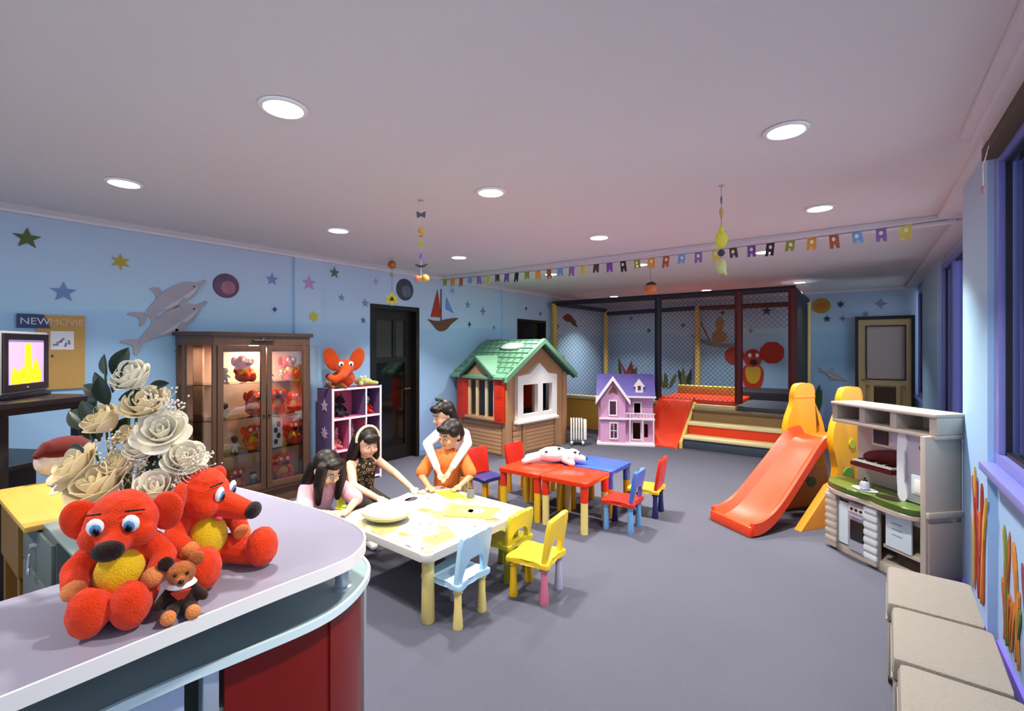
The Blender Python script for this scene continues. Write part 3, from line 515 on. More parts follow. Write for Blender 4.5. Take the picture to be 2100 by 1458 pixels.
# planets and sailing boat
def planet(label, y, z, r, h1, h2):
    t = thing('planet_relief', label, 'wall relief', (LW, y, z))
    MB().lathe([(r, 0), (r, 0.008), (r*0.97, 0.014), (0.001, 0.02)], seg=36).build('disc', mat('planet_' + h1, '#' + h1, 0.5, var=0.25, vs=9), t, rot=(0, R(90), 0))
    MB().lathe([(r*0.6, 0), (r*0.55, 0.022), (0.001, 0.026)], seg=28).build('highlight', mat('planet_' + h2, '#' + h2, 0.5, var=0.25, vs=12), t, rot=(0, R(90), 0), loc=(0, 0.1*r, -0.15*r))
planet('round purple planet painted on the wall above the display cabinet', 2.16, 2.23, 0.125, '60405c', '9a6a80')
planet('dark grey planet above the dark door', 4.52, 2.42, 0.155, '3c4250', '5d6678')
bt = thing('sailing_boat_relief', 'painted sailing boat with red sail on the wall beside the dark door', 'wall relief', (LW, 5.26, 2.0))
MB().prism(spline([(-0.30, 0.02), (-0.24, -0.02), (-0.10, -0.14), (0.06, -0.14), (0.22, -0.02), (0.36, 0.07), (0.1, 0.04), (-0.1, 0.0)], 3), 0.014, O=(0.002, 0, 0), U=(0, 1, 0), V=(0, 0, 1), bev=0.004).build('hull', wood('boat_brown', '#5a3a2c', '#7b5440', 8, 0.6, 1), bt)
MB().prism([(-0.24, 0.06), (-0.02, 0.06), (-0.06, 0.30), (-0.10, 0.48)], 0.01, O=(0.002, 0, 0), U=(0, 1, 0), V=(0, 0, 1)).build('sail', mat('sail_red', '#a8361e', 0.7, var=0.12), bt)
MB().prism([(0.08, 0.20), (0.26, 0.14), (0.10, 0.38)], 0.01, O=(0.002, 0, 0), U=(0, 1, 0), V=(0, 0, 1)).build('jib', mat('sail_blue', '#6f93cf', 0.7), bt)
MB().b2(0.004, 0.016, -0.03, -0.015, 0.0, 0.5).build('mast', MATS['boat_brown'], bt)
# ================================================================ GLASS DISPLAY CABINET
M_CAB = wood('cabinet_walnut', '#4a3224', '#664936', 5, 0.38); M_CABD = wood('cabinet_dark', '#3a251c', '#4d3326', 5, 0.35); M_CGL = glass('cabinet_glass', (0.97, 0.97, 0.97, 1), 0.02); M_SHG = glass('shelf_glass', (0.88, 0.93, 0.92, 1), 0.08)
M_CBACK = mat('cabinet_back_beige', '#cfa68c', 0.6, var=0.05)
cb = thing('display_cabinet', 'tall walnut display cabinet with glass doors and lit shelves of toys', 'cabinet', (-5.22, 2.31, 0))
plan = [(0, -0.60), (0.17, -0.60), (0.38, -0.42), (0.38, 0.52), (0.17, 0.64), (0, 0.64)]    # x depth, y along wall
def plan_s(e): return [(max(0, a) + (e if a > 0 else 0), b + (e if b > 0 else -e)) for a, b in plan]
MB().prism(plan, 0.14, O=(0, 0, 0)).build('base', M_CAB, cb); MB().prism(plan_s(0.02), 0.03, O=(0, 0, 0.14)).build('base_moulding', M_CABD, cb)
MB().prism(plan_s(0.005), 0.09, O=(0, 0, 1.62)).build('frieze', M_CAB, cb); MB().prism(plan_s(0.03), 0.035, O=(0, 0, 1.71)).build('cornice', M_CABD, cb)
MB().b2(0, 0.015, -0.58, 0.62, 0.17, 1.62).build('back_panel', M_CBACK, cb)
for x, y in ((0.165, -0.59), (0.365, -0.415), (0.365, 0.51), (0.165, 0.63), (0.02, -0.585), (0.02, 0.625)):
    MB().box((x, y, 0.895), (0.035, 0.035, 1.45), 0, 0.004).build('post', M_CAB, cb)
for y0, y1 in ((-0.395, 0.05), (0.06, 0.495)):
    d = MB().b2(0.365, 0.395, y0, y0 + 0.05, 0.175, 1.615, 0.003).b2(0.365, 0.395, y1 - 0.05, y1, 0.175, 1.615, 0.003).b2(0.365, 0.395, y0 + 0.05, y1 - 0.05, 0.175, 0.24, 0.003).b2(0.365, 0.395, y0 + 0.05, y1 - 0.05, 1.555, 1.615, 0.003).build('door', M_CAB, cb)
    MB().b2(0.378, 0.382, y0 + 0.05, y1 - 0.05, 0.24, 1.555).build('pane', M_CGL, d, smooth=0)
    MB().sph((0.405, (y1 - 0.022) if y0 < 0 else (y0 + 0.022), 0.92), (0.012, 0.012, 0.018)).build('knob', M_CABD, d)
MB().box((0.265, -0.505, 0.895), (0.004, 0.24, 1.44), R(49)).build('side_pane', M_CGL, cb, smooth=0); MB().box((0.265, 0.575, 0.895), (0.004, 0.23, 1.44), R(-60)).build('side_pane', M_CGL, cb, smooth=0)
for z in (0.55, 0.90, 1.24): MB().prism([(0.02, -0.57), (0.16, -0.57), (0.35, -0.41), (0.35, 0.50), (0.16, 0.61), (0.02, 0.61)], 0.008, O=(0, 0, z)).build('shelf', M_SHG, cb, smooth=0)
MB().lathe([(0.045, 0), (0.045, -0.01), (0.001, -0.012)], (0.2, 0.02, 1.618), 18).build('cabinet_lamp', mat('cabinet_lamp_lens', '#fff0d8', 0.4, var=0, emit=12), cb)
l = bpy.data.lights.new('cabinet_lamp_light', 'AREA'); l.shape = 'DISK'; l.size = 0.08; l.energy = 8; l.color = (1, 0.82, 0.6); lo = bpy.data.objects.new('cabinet_lamp_light', l); COL.objects.link(lo); lo.parent = cb; lo.location = (0.2, 0.02, 1.60)
MB().cap((0.41, -0.08, 1.665), (0.41, 0.12, 1.665), 0.012).sph((0.41, 0.02, 1.668), (0.012, 0.03, 0.022)).build('carved_ornament', M_CABD, cb)
# toys inside the cabinet
CX = -5.22; CY = 2.31
bear0 = red_bear('plush_bear', 'red plush bear on the top shelf behind the left cabinet door', (CX + 0.20, CY - 0.09, 1.25), R(95), 0.86, detail=False, group='red bears in the display cabinet', vox=0.010)
for x, y, z, sc, rz, lb in ((0.20, 0.0, 0.91, 0.80, 110, 'red plush bear on the second shelf behind the left cabinet door'), (0.20, 0.0, 0.56, 0.80, 80, 'red plush bear on the third shelf behind the left cabinet door'), (0.18, 0.38, 1.25, 0.84, 95, 'red plush bear on the top shelf behind the right cabinet door'),
    (0.22, 0.24, 0.91, 0.82, 75, 'red plush bear on the second shelf behind the right cabinet door, left of its twin'), (0.20, 0.42, 0.91, 0.66, 100, 'smaller red plush bear on the second shelf at the right end of the cabinet'), (0.2, 0.40, 0.56, 0.76, 100, 'red plush bear on the third shelf behind the right cabinet door'), (0.2, 0.30, 0.172, 0.95, 90, 'large red plush bear on the cabinet floor behind the right door'), (0.2, -0.16, 0.172, 0.75, 90, 'red plush bear on the cabinet floor behind the left door')):
    dup(bear0, (CX + x, CY + y, z), R(rz), lb, None, sc)
def figurine(label, x, y, z, h, c1, c2, c3):
    t = thing('figurine', label, 'figurine', (CX + x, CY + y, z), R(90), 'small figurines in the display cabinet'); m1, m2, m3 = (mat('fig_' + c, '#' + c, 0.5) for c in (c1, c2, c3))
    MB().lathe([(0.22*h, 0), (0.22*h, 0.05*h), (0.08*h, 0.07*h)], seg=12).build('base', m3, t)
    b = MB(); b.sph((0, 0, 0.38*h), (0.15*h, 0.12*h, 0.2*h))
    for s_ in (-1, 1): b.cap((0.07*h*s_, 0, 0.3*h), (0.09*h*s_, -0.02*h, 0.08*h), 0.06*h, 0.06*h); b.cap((0.12*h*s_, 0, 0.5*h), (0.24*h*s_, -0.05*h, 0.36*h), 0.045*h, 0.04*h)
    b.build('body', m1, t, smooth=60)
    MB().sph((0, 0, 0.74*h), (0.17*h, 0.16*h, 0.18*h)).cap((0, 0, 0.5*h), (0, 0, 0.6*h), 0.06*h).build('head', m2, t, smooth=60)
    MB().sph((0, 0.03*h, 0.82*h), (0.175*h, 0.16*h, 0.13*h)).build('hat', m3, t, smooth=60)
figurine('small pale figurine at the left of the top cabinet shelf', 0.24, -0.27, 1.249, 0.16, 'b9b0c4', 'd8cfc0', '8f8a70')
figurine('small black and cream figurine on the second cabinet shelf', 0.24, -0.27, 0.909, 0.16, 'e8dcc0', '241c1c', 'c9a050')
figurine('slim yellow figurine at the left of the third cabinet shelf', 0.24, -0.34, 0.559, 0.20, 'c09030', '8a8a40', 'b8862a')
figurine('black and white figurine on the third cabinet shelf', 0.26, -0.19, 0.559, 0.18, 'ece8e4', '2a2a30', '3c3c44')
figurine('black and white figurine on the cabinet floor behind the left door', 0.3, -0.03, 0.172, 0.19, '34383a', 'd8d4d0', '1c1c20')
figurine('small dark figurine on the top shelf behind the right cabinet door', 0.27, 0.15, 1.249, 0.14, '2a2a34', 'e8dcd0', '202028')
figurine('small peach figurine on the top shelf behind the right cabinet door', 0.3, 0.26, 1.249, 0.13, 'e89a60', 'f0d8b0', 'd0703c')
figurine('small green figurine on the cabinet floor by the right door', 0.31, 0.13, 0.172, 0.13, '8aa040', 'b8b060', '6c8030')
gb = thing('gift_box', 'tall white gift box with dark doodles behind the right cabinet door', 'box', (CX + 0.27, CY + 0.20, 0.559), R(5))
MB().b2(-0.05, 0.05, -0.055, 0.055, 0, 0.31, 0.004).build('carton', mat('carton_white', '#ece6da', 0.6), gb)
for k in range(4): MB().prism(disc(0.022, 0.03, 12), 0.002, O=(0.0505, -0.02 + 0.03*(k % 2), 0.06 + 0.06*k), U=(0, 1, 0), V=(0, 0, 1)).build('print', mat('print_black', '#1d1a20', 0.6), gb)
# ================================================================ PINK AND PURPLE TOY SHELF
SX, SY = -4.79, 3.07
M_SW = mat('shelf_white_trim', '#eee6ec', 0.5, var=0.02); M_SPU = mat('shelf_purple', '#6c5684', 0.55); M_SPK = mat('shelf_pink', '#c85f88', 0.6, var=0.12, vs=5); M_SRD = mat('shelf_coral', '#d05040', 0.6, var=0.15, vs=6)
sh = thing('toy_shelf', 'purple and pink cubby toy shelf with white edges beside the display cabinet', 'shelf', (SX, SY, 0))
MB().b2(-0.29, 0.0, 0.0, 0.025, 0, 1.13).build('side_panel', M_SPU, sh); MB().b2(-0.29, 0.0, 0.655, 0.68, 0, 1.13).build('side_panel', M_SPU, sh)
MB().b2(-0.29, -0.275, 0.025, 0.655, 0, 1.11).build('back_panel', M_SPK, sh)
for z in (0.02, 0.40, 0.765, 1.105): MB().b2(-0.275, 0.0, 0.025, 0.655, z, z + 0.02).build('board', M_SPK, sh)
MB().b2(-0.275, 0, 0.45, 0.465, 0.785, 1.105).build('divider', M_SPU, sh)
for y in (0.225, 0.45): MB().b2(-0.275, 0, y, y + 0.015, 0.04, 0.40).b2(-0.275, 0, y, y + 0.015, 0.42, 0.765).build('divider', M_SPK, sh)
for y in (0.0, 0.655): MB().b2(0, 0.008, y, y + 0.025, 0, 1.135).build('edge_trim', M_SW, sh)
for z in (0.02, 0.40, 0.765, 1.105): MB().b2(0, 0.008, 0.025, 0.655, z, z + 0.022).build('edge_trim', M_SW, sh)
for y, z0, z1 in ((0.448, 0.787, 1.105), (0.223, 0.04, 0.40), (0.448, 0.04, 0.40), (0.223, 0.422, 0.765), (0.448, 0.422, 0.765)): MB().b2(0, 0.008, y, y + 0.018, z0, z1).build('edge_trim', M_SW, sh)
for y, z, n in ((-0.003, 0.93, 5), (-0.003, 0.62, 8)): MB().prism(star(0.075, n, 0.5), 0.003, O=(-0.14, y, z), U=(1, 0, 0), V=(0, 0, 1)).build('motif', mat('motif_pale', '#d8b8d8', 0.6), sh, smooth=0)
MB().b2(-0.273, -0.265, 0.25, 0.64, 0.42, 0.765).build('picture_panel', mat('panel_white_pink', '#e8d4dc', 0.6, var=0.2, vs=14), sh)
MB().b2(-0.273, -0.265, 0.03, 0.22, 0.05, 0.765).build('picture_panel', M_SRD, sh)
def soft_toy(label, loc, rz, h, cb_, ch_, cx_, pose='sit', cat='plush toy', group=None, ears=True):
    t = thing('soft_toy', label, cat, loc, rz, group); m1, m2, m3 = (plush('soft_' + c, '#' + c) for c in (cb_, ch_, cx_))
    b = MB(); b.sph((0, 0, 0.28*h), (0.2*h, 0.18*h, 0.28*h))
    for s_ in (-1, 1): b.cap((0.12*h*s_, -0.05*h, 0.12*h), (0.18*h*s_, -0.36*h, 0.10*h), 0.11*h, 0.09*h); b.cap((0.17*h*s_, 0, 0.46*h), (0.3*h*s_, -0.12*h, 0.26*h), 0.08*h, 0.07*h)
    b.build('body', m1, t, remesh=0.03*h, relax=3, smooth=60)
    b = MB(); b.sph((0, -0.02*h, 0.74*h), (0.22*h, 0.2*h, 0.22*h)); b.cap((0, -0.12*h, 0.68*h), (0, -0.25*h, 0.66*h), 0.12*h, 0.08*h); b.build('head', m2, t, remesh=0.03*h, relax=3, smooth=60)
    for s_ in (-1, 1):
        if ears: MB().sph((0.17*h*s_, 0.03*h, 0.95*h), (0.07*h, 0.04*h, 0.11*h), None, 2).build('ear', m3, t, smooth=60)
        MB().sph((0.08*h*s_, -0.2*h, 0.79*h), 0.022*h, None, 2).build('eye', M_EK, t, smooth=60)
    MB().sph((0, -0.32*h, 0.68*h), (0.045*h, 0.03*h, 0.035*h), None, 2).build('nose', M_EK, t, smooth=60)
    return t
soft_toy('black soft toy with red feet lying in the wide top cubby', (SX - 0.16, SY + 0.20, 0.786), R(105), 0.26, '1c1a20', '2a2228', 'c03020')
soft_toy('black and red soft toy in the small right-hand top cubby', (SX - 0.15, SY + 0.56, 0.786), R(80), 0.23, 'c02c24', 'e8dcd8', '1a161c')
soft_toy('pink soft toy in the left middle cubby', (SX - 0.15, SY + 0.125, 0.421), R(90), 0.23, 'e88a8a', 'f0b0a8', 'f2d8d8')
soft_toy('white soft toy in the centre middle cubby', (SX - 0.15, SY + 0.335, 0.421), R(90), 0.24, 'e8e0e6', 'e6dce2', 'd09ab0')
soft_toy('red soft toy in the right middle cubby', (SX - 0.15, SY + 0.55, 0.421), R(90), 0.23, 'c4404c', '2c2026', '241c20')
soft_toy('pale pink soft toy in the left bottom cubby', (SX - 0.15, SY + 0.125, 0.041), R(90), 0.24, 'e6c2d4', 'e8cfdc', 'd8a8c4')
# plush animals on top of the shelf
el = thing('plush_elephant', 'large orange plush elephant with upright ears on top of the toy shelf', 'plush toy', (SX - 0.17, SY + 0.27, 1.127), R(66)); el.scale = (1.1,) * 3
b = MB(); b.sph((0, 0.05, 0.09), (0.13, 0.13, 0.10)); b.sph((0, -0.05, 0.21), (0.10, 0.10, 0.10)); b.chain([(0, -0.13, 0.19), (-0.05, -0.20, 0.13), (-0.12, -0.21, 0.09), (-0.17, -0.19, 0.12)], [0.055, 0.045, 0.04, 0.036])
b.build('body', plush('plush_orange', '#d4501c'), el, remesh=0.008, relax=4, smooth=60)
for s_ in (-1, 1): MB().sph((0.13*s_, -0.03, 0.30), (0.075, 0.02, 0.13), Euler((0, 0.35*s_, 0)).to_matrix().to_4x4(), 3).build('ear', MATS['plush_orange'], el, smooth=60)
for s_ in (-1, 1):
    e = MB().sph((0.05*s_, -0.125, 0.25), (0.028, 0.02, 0.032)).build('eye', M_EW, el, smooth=60); MB().sph((0.048*s_, -0.143, 0.245), (0.012, 0.006, 0.014)).build('pupil', M_EK, e, smooth=60)
MB().sph((-0.185, -0.185, 0.13), (0.03, 0.025, 0.03)).build('trunk_tip', M_PN, el, smooth=60)
lz = thing('plush_lizard', 'brown plush animal draped over the left end of the toy shelf top', 'plush toy', (SX - 0.07, SY + 0.10, 1.127), R(85)); lz.scale = (0.75,) * 3
b = MB(); b.sph((0, 0, 0.045), (0.15, 0.07, 0.045)); b.cap((-0.12, -0.02, 0.05), (-0.17, -0.05, 0.10), 0.04, 0.032); b.build('body', plush('plush_brown', '#8a6240'), lz, remesh=0.008, relax=3, smooth=60)
for s_ in (-1, 1): MB().cap((0.08*s_, -0.05, 0.03), (0.10*s_, -0.10, 0.025), 0.026, 0.024).build('paw', MATS['plush_tan'], lz, smooth=60)
fr = thing('plush_frog', 'pale green plush animal lying at the right end of the toy shelf top', 'plush toy', (SX - 0.15, SY + 0.53, 1.127), R(95))
b = MB(); b.sph((0, 0, 0.05), (0.13, 0.08, 0.05)); b.sph((-0.08, -0.05, 0.075), (0.055, 0.05, 0.045))
for s_ in (-1, 1): b.cap((0.08*s_, -0.04, 0.035), (0.12*s_, -0.10, 0.03), 0.03, 0.025)
b.build('body', plush('plush_green', '#b4c070'), fr, remesh=0.008, relax=3, smooth=60)
for s_ in (-1, 1): MB().sph((-0.08 + 0.03*s_, -0.085, 0.115), 0.016).build('eye', M_EW, fr, smooth=60)
# ================================================================ PLAYHOUSE
def holed(outer, *holes):
    """outline with holes joined by seams so one n-gon can carry them"""
    out = list(outer)
    for h in holes:
        i, j = min(((i, j) for i in range(len(out)) for j in range(len(h))), key=lambda q: (out[q[0]][0]-h[q[1]][0])**2 + (out[q[0]][1]-h[q[1]][1])**2)
        area = sum(h[k][0]*h[(k+1) % len(h)][1] - h[(k+1) % len(h)][0]*h[k][1] for k in range(len(h)))
        hh = h if area < 0 else h[::-1]
        j = hh.index(h[j]); out = out[:i+1] + hh[j:] + hh[:j+1] + out[i:]
    return out
def rect(x0, x1, y0, y1): return [(x0, y0), (x1, y0), (x1, y1), (x0, y1)]
M_TAN = mat('plastic_tan', '#b58a62', 0.45, var=0.06, vs=4); M_TANB = mat('plastic_tan_board', '#c1936a', 0.45, var=0.06, vs=3); M_GRN = mat('plastic_sage_green', '#6fa583', 0.5, var=0.08, vs=5); M_GRND = mat('plastic_dark_green', '#3d5a48', 0.5)
M_PRED = mat('plastic_red', '#d6320f', 0.35, var=0.04); M_PWHT = mat('plastic_white', '#f3f0ea', 0.4, var=0.02); M_PCRM = mat('plastic_cream', '#ead9ae', 0.45, var=0.04)
ph = thing('playhouse', 'tan plastic playhouse with green shingled roof, red shutters and white bay window', 'playhouse', (-4.13, 5.46, 0), R(-6))
L_, W_, E_ = 1.02, 1.40, 1.20
U1, V1 = (1, 0, 0), (0, 0, 1)
win = rect(-0.80, -0.20, 0.56, 1.10)
MB().prism(holed(rect(-L_, 0, 0, E_ + 0.02), win), -0.05, O=(0, 0, 0), U=U1, V=V1).build('front_wall', M_TAN, ph)
gab = [(0, 0), (W_, 0), (W_, E_), (W_/2, 1.66), (0, E_)]
MB().prism(holed(gab, rect(0.30, 0.62, 0.56, 1.06), rect(0.74, 1.02, 0.56, 1.06)), -0.05, O=(0, 0, 0), U=(0, 1, 0), V=V1).build('gable_wall', M_TAN, ph)
MB().prism(holed(gab, rect(0.4, 1.0, 0.5, 1.06)), -0.05, O=(-L_ + 0.05, 0, 0), U=(0, 1, 0), V=V1).build('gable_wall', M_TAN, ph)
MB().prism(holed(rect(-L_, 0, 0, E_), rect(-0.75, -0.3, 0.5, 1.06)), -0.05, O=(0, W_ - 0.05, 0), U=U1, V=V1).build('rear_wall', M_TAN, ph)
for k in range(9):      # horizontal boards below the windows
    MB().b2(-L_ + 0.02, -0.10, -0.014, 0.0, 0.03 + k*0.056, 0.08 + k*0.056, 0.004).build('siding_board', M_TANB, ph)
    for y0, y1 in ((0.40, W_ - 0.30),): MB().b2(0.0, 0.014, y0, y1, 0.03 + k*0.056, 0.08 + k*0.056, 0.004).build('siding_board', M_TANB, ph)
for y0 in (0.10,):      # stone pattern column
    for k in range(6): MB().b2(0, 0.016, y0 + 0.01, y0 + 0.19, 0.03 + k*0.085, 0.105 + k*0.085, 0.006).build('stone', M_TANB, ph)
MB().b2(-0.07, 0.03, -0.03, 0.07, 0, E_, 0.01).build('corner_post', M_TAN, ph); MB().b2(-0.07, 0.03, W_ - 0.07, W_ + 0.03, 0, E_, 0.01).build('corner_post', M_TAN, ph); MB().b2(-L_ - 0.02, -L_ + 0.08, -0.03, 0.07, 0, E_, 0.01).build('corner_post', M_TAN, ph)
for y0, y1 in ((0.32, 0.38), (W_ - 0.30, W_ - 0.24)): MB().b2(0, 0.03, y0, y1, 0, 0.54, 0.006).build('pilaster', M_TAN, ph)
for x0, x1 in ((-1.02, -0.79), (-0.20, 0.0)):
    s = MB().b2(x0, x1, -0.075, -0.03, 0.50, 1.17, 0.012).build('shutter', M_PRED, ph)
    MB().b2(x0 + 0.03, x1 - 0.03, -0.08, -0.07, 0.55, 0.82, 0.004).b2(x0 + 0.03, x1 - 0.03, -0.08, -0.07, 0.86, 1.12, 0.004).build('raised_panel', M_PRED, s)
MB().b2(-0.82, -0.18, -0.09, 0.02, 0.52, 0.56, 0.008).build('window_sill', M_TANB, ph)
for x in (-0.775, -0.60, -0.40, -0.225): MB().b2(x - 0.02, x + 0.02, -0.04, 0.0, 0.56, 1.10, 0.006).build('mullion', M_PCRM, ph)
# front gablet over the window
MB().prism([(-0.80, 1.12), (-0.20, 1.12), (-0.24, 1.19), (-0.5, 1.38), (-0.76, 1.19)], 0.12, O=(0, 0.02, 0), U=U1, V=V1).build('gablet', M_TANB, ph)
MB().prism([(-0.84, 1.14), (-0.5, 1.40), (-0.16, 1.14), (-0.16, 1.18), (-0.5, 1.45), (-0.84, 1.18)], 0.04, O=(0, -0.135, 0), U=U1, V=V1).build('gablet_trim', M_GRND, ph)
for sgn in (-1, 1):
    MB().prism([(-0.5, 1.445), (-0.5 + 0.36*sgn, 1.17), (-0.5 + 0.36*sgn, 1.20), (-0.5, 1.475)], 0.52, O=(0, 0.36, 0), U=U1, V=V1).build('gablet_roof', M_GRN, ph)
# roof: stepped shingle courses on both slopes
NR = 8
for side in (0, 1):
    for k in range(NR):
        a, b_ = k / NR, (k + 1.12) / NR
        def rp(t): return (-0.14 + (W_/2 + 0.14) * t, 1.135 + (1.70 - 1.135) * t)
        (y0, z0), (y1, z1) = rp(a), rp(min(b_, 1.0))
        if side: y0, y1 = W_ - y0, W_ - y1
        n = 7
        pts = [(y0, z0), (y0, z0 + 0.034), (y1, z1 + 0.016), (y1, z1)]
        MB().prism(pts, L_ + 0.24, O=(-L_ - 0.10, 0, 0), U=(0, 1, 0), V=V1).build('shingle_course', M_GRN, ph, smooth=0)
for k in range(1, NR):    # a few upright joints make single shingles readable
    for j in range(9):
        x = -L_ + 0.02 + j*0.125 + (0.06 if k % 2 else 0)
        y, z = -0.14 + (W_/2 + 0.14) * (k + 0.4) / NR, 1.135 + 0.565 * (k + 0.4) / NR
        MB().box((x, y, z + 0.030), (0.006, 0.075, 0.012), rot=(math.atan2(0.565, W_/2 + 0.14), 0, 0)).build('shingle_joint', M_GRND, ph, smooth=0)
MB().b2(-L_ - 0.10, 0.15, W_/2 - 0.03, W_/2 + 0.03, 1.69, 1.725, 0.01).build('ridge_cap', M_GRN, ph)
MB().prism(spline([(-0.52, 0.72), (-0.22, 0.72), (-0.15, 0.80), (-0.22, 0.87), (-0.50, 0.87), (-0.57, 0.80)], 3), 0.03, O=(0, -0.14, 1.155), U=(1, 0, 0), V=(0, 0.83, 0.56)).build('skylight', mat('skylight_pale', '#cfe0d8', 0.3), ph)
for sgn in (0, 1):
    pts = [(-0.16, 1.10), (W_/2, 1.66), (W_/2, 1.735), (-0.16, 1.175)]
    if sgn: pts = [(W_ - a, b) for a, b in pts]
    MB().prism(pts, 0.05, O=(0.10, 0, 0), U=(0, 1, 0), V=V1).build('bargeboard', M_GRN, ph)
    MB().prism([(a, b - 0.02) for a, b in pts], 0.03, O=(0.06, 0, 0), U=(0, 1, 0), V=V1).build('gable_trim', M_GRND, ph)
MB().prism(holed([(0.16, 0.50), (1.10, 0.50), (1.10, 1.17), (0.88, 1.20), (0.66, 1.36), (0.44, 1.20), (0.16, 1.17)], rect(0.28, 0.62, 0.60, 1.04), rect(0.74, 0.98, 0.60, 1.04)), 0.07, O=(0.0, 0, 0), U=(0, 1, 0), V=V1).build('bay_window', M_PWHT, ph)
MB().b2(0.0, 0.10, 0.14, 1.12, 0.47, 0.51, 0.008).build('bay_sill', M_PWHT, ph)
MB().b2(-0.62, -0.10, 0.85, 0.93, 0.62, 1.05, 0.01).build('inner_shutter', M_PRED, ph)
MB().b2(-0.9, -0.12, 1.10, 1.30, 0.42, 0.56, 0.01).build('inner_bench', M_GRND, ph)
MB().cyl((-L_ + 0.02, W_*0.62, 1.42), (-L_ + 0.02, W_*0.62, 1.735), 0.05).build('chimney', mat('chimney_brown', '#5a4030', 0.6), ph)
# ================================================================ DOLLHOUSE
M_DP = mat('doll_pink', '#dba3cc', 0.45, var=0.05); M_DPD = mat('doll_rose', '#c07aa8', 0.5); M_DW = mat('doll_white', '#f2e8ee', 0.45, var=0.02); M_DV = mat('doll_violet_roof', '#6e63b4', 0.5, var=0.08, vs=12); M_DIN = mat('doll_interior', '#8a4a34', 0.7, var=0.15)
dh = thing('dollhouse', 'pink two-storey dollhouse with violet roof, white gable and porch', 'dollhouse', (-3.20, 7.52, 0), R(24))
MB().b2(-0.46, 0.46, -0.30, 0.26, 0.0, 0.045, 0.01).build('plinth', M_DW, dh)
FW = rect(-0.42, 0.42, 0.045, 0.80)
MB().prism(holed(rect(-0.44, 0.44, 0.045, 0.80), rect(0.12, 0.24, 0.09, 0.36), rect(0.30, 0.36, 0.12, 0.34), rect(0.14, 0.24, 0.52, 0.68)), -0.02, O=(0, -0.12, 0), U=U1, V=V1).build('front_wall', M_DP, dh)
for x in (-0.44, 0.42): MB().b2(x, x + 0.02, -0.10, 0.24, 0.045, 0.80).build('side_wall', M_DPD if x < 0 else M_DP, dh)
MB().b2(-0.42, 0.42, 0.22, 0.24, 0.045, 0.80).build('rear_wall', M_DIN, dh)
MB().b2(-0.42, 0.42, -0.10, 0.22, 0.42, 0.435).build('floor_board', M_DIN, dh)
# projecting gabled wing
MB().prism(holed([(-0.40, 0.045), (0.0, 0.045), (0.0, 0.76), (-0.20, 1.06), (-0.40, 0.76)], rect(-0.235, -0.135, 0.12, 0.36), rect(-0.25, -0.15, 0.50, 0.72)), -0.02, O=(0, -0.28, 0), U=U1, V=V1).build('wing_front', M_DP, dh)
for x in (-0.40, -0.02): MB().b2(x, x + 0.02, -0.26, -0.10, 0.045, 0.76).build('wing_side', M_DPD, dh)
for s_ in (-1, 1):
    MB().prism([(-0.20, 1.07), (-0.20 + 0.26*s_, 0.70), (-0.20 + 0.26*s_, 0.735), (-0.20, 1.115)], -0.32, O=(0, -0.34, 0), U=U1, V=V1).build('wing_roof', M_DV, dh)
    MB().prism([(-0.20, 1.06), (-0.20 + 0.275*s_, 0.672), (-0.20 + 0.275*s_, 0.745), (-0.20, 1.135)], -0.02, O=(0, -0.36, 0), U=U1, V=V1).build('bargeboard', M_DW, dh)
MB().prism(spline([(-0.27, 0.84), (-0.2, 0.96), (-0.13, 0.84), (-0.2, 0.87)], 3), 0.012, O=(0, -0.28, 0), U=U1, V=V1).build('gable_ornament', M_DIN, dh)
# main roof
MB().prism([(-0.20, 0.79), (0.07, 1.12), (0.07, 1.15), (-0.235, 0.80)], 0.94, O=(-0.47, 0, 0), U=(0, 1, 0), V=V1).build('roof_slope', M_DV, dh); MB().prism([(0.32, 0.79), (0.07, 1.12), (0.07, 1.15), (0.355, 0.80)], 0.94, O=(-0.47, 0, 0), U=(0, 1, 0), V=V1).build('roof_slope', M_DV, dh)
MB().prism([(-0.10, 0.80), (0.24, 0.80), (0.07, 1.11)], 0.02, O=(-0.44, 0, 0), U=(0, 1, 0), V=V1).build('gable_end', M_DW, dh); MB().prism([(-0.10, 0.80), (0.24, 0.80), (0.07, 1.11)], 0.02, O=(0.42, 0, 0), U=(0, 1, 0), V=V1).build('gable_end', M_DW, dh)
MB().b2(-0.48, -0.36, -0.26, -0.10, 0.745, 0.80, 0.01).build('eave', M_DW, dh); MB().b2(0.0, 0.48, -0.25, -0.19, 0.775, 0.805, 0.006).build('eave', M_DW, dh)
d = MB().prism(holed([(0.16, 0.86), (0.28, 0.86), (0.28, 0.97), (0.22, 1.05), (0.16, 0.97)], rect(0.195, 0.245, 0.89, 0.97)), 0.03, O=(0, -0.155, 0), U=U1, V=V1).build('dormer', M_DW, dh)
MB().prism([(0.13, 0.96), (0.22, 1.08), (0.31, 0.96), (0.29, 0.95), (0.22, 1.045), (0.15, 0.95)], -0.16, O=(0, -0.175, 0), U=U1, V=V1).build('dormer_roof', M_DW, d)
MB().b2(0.18, 0.26, -0.15, 0.0, 0.86, 0.97).build('dormer_body', M_DIN, d)
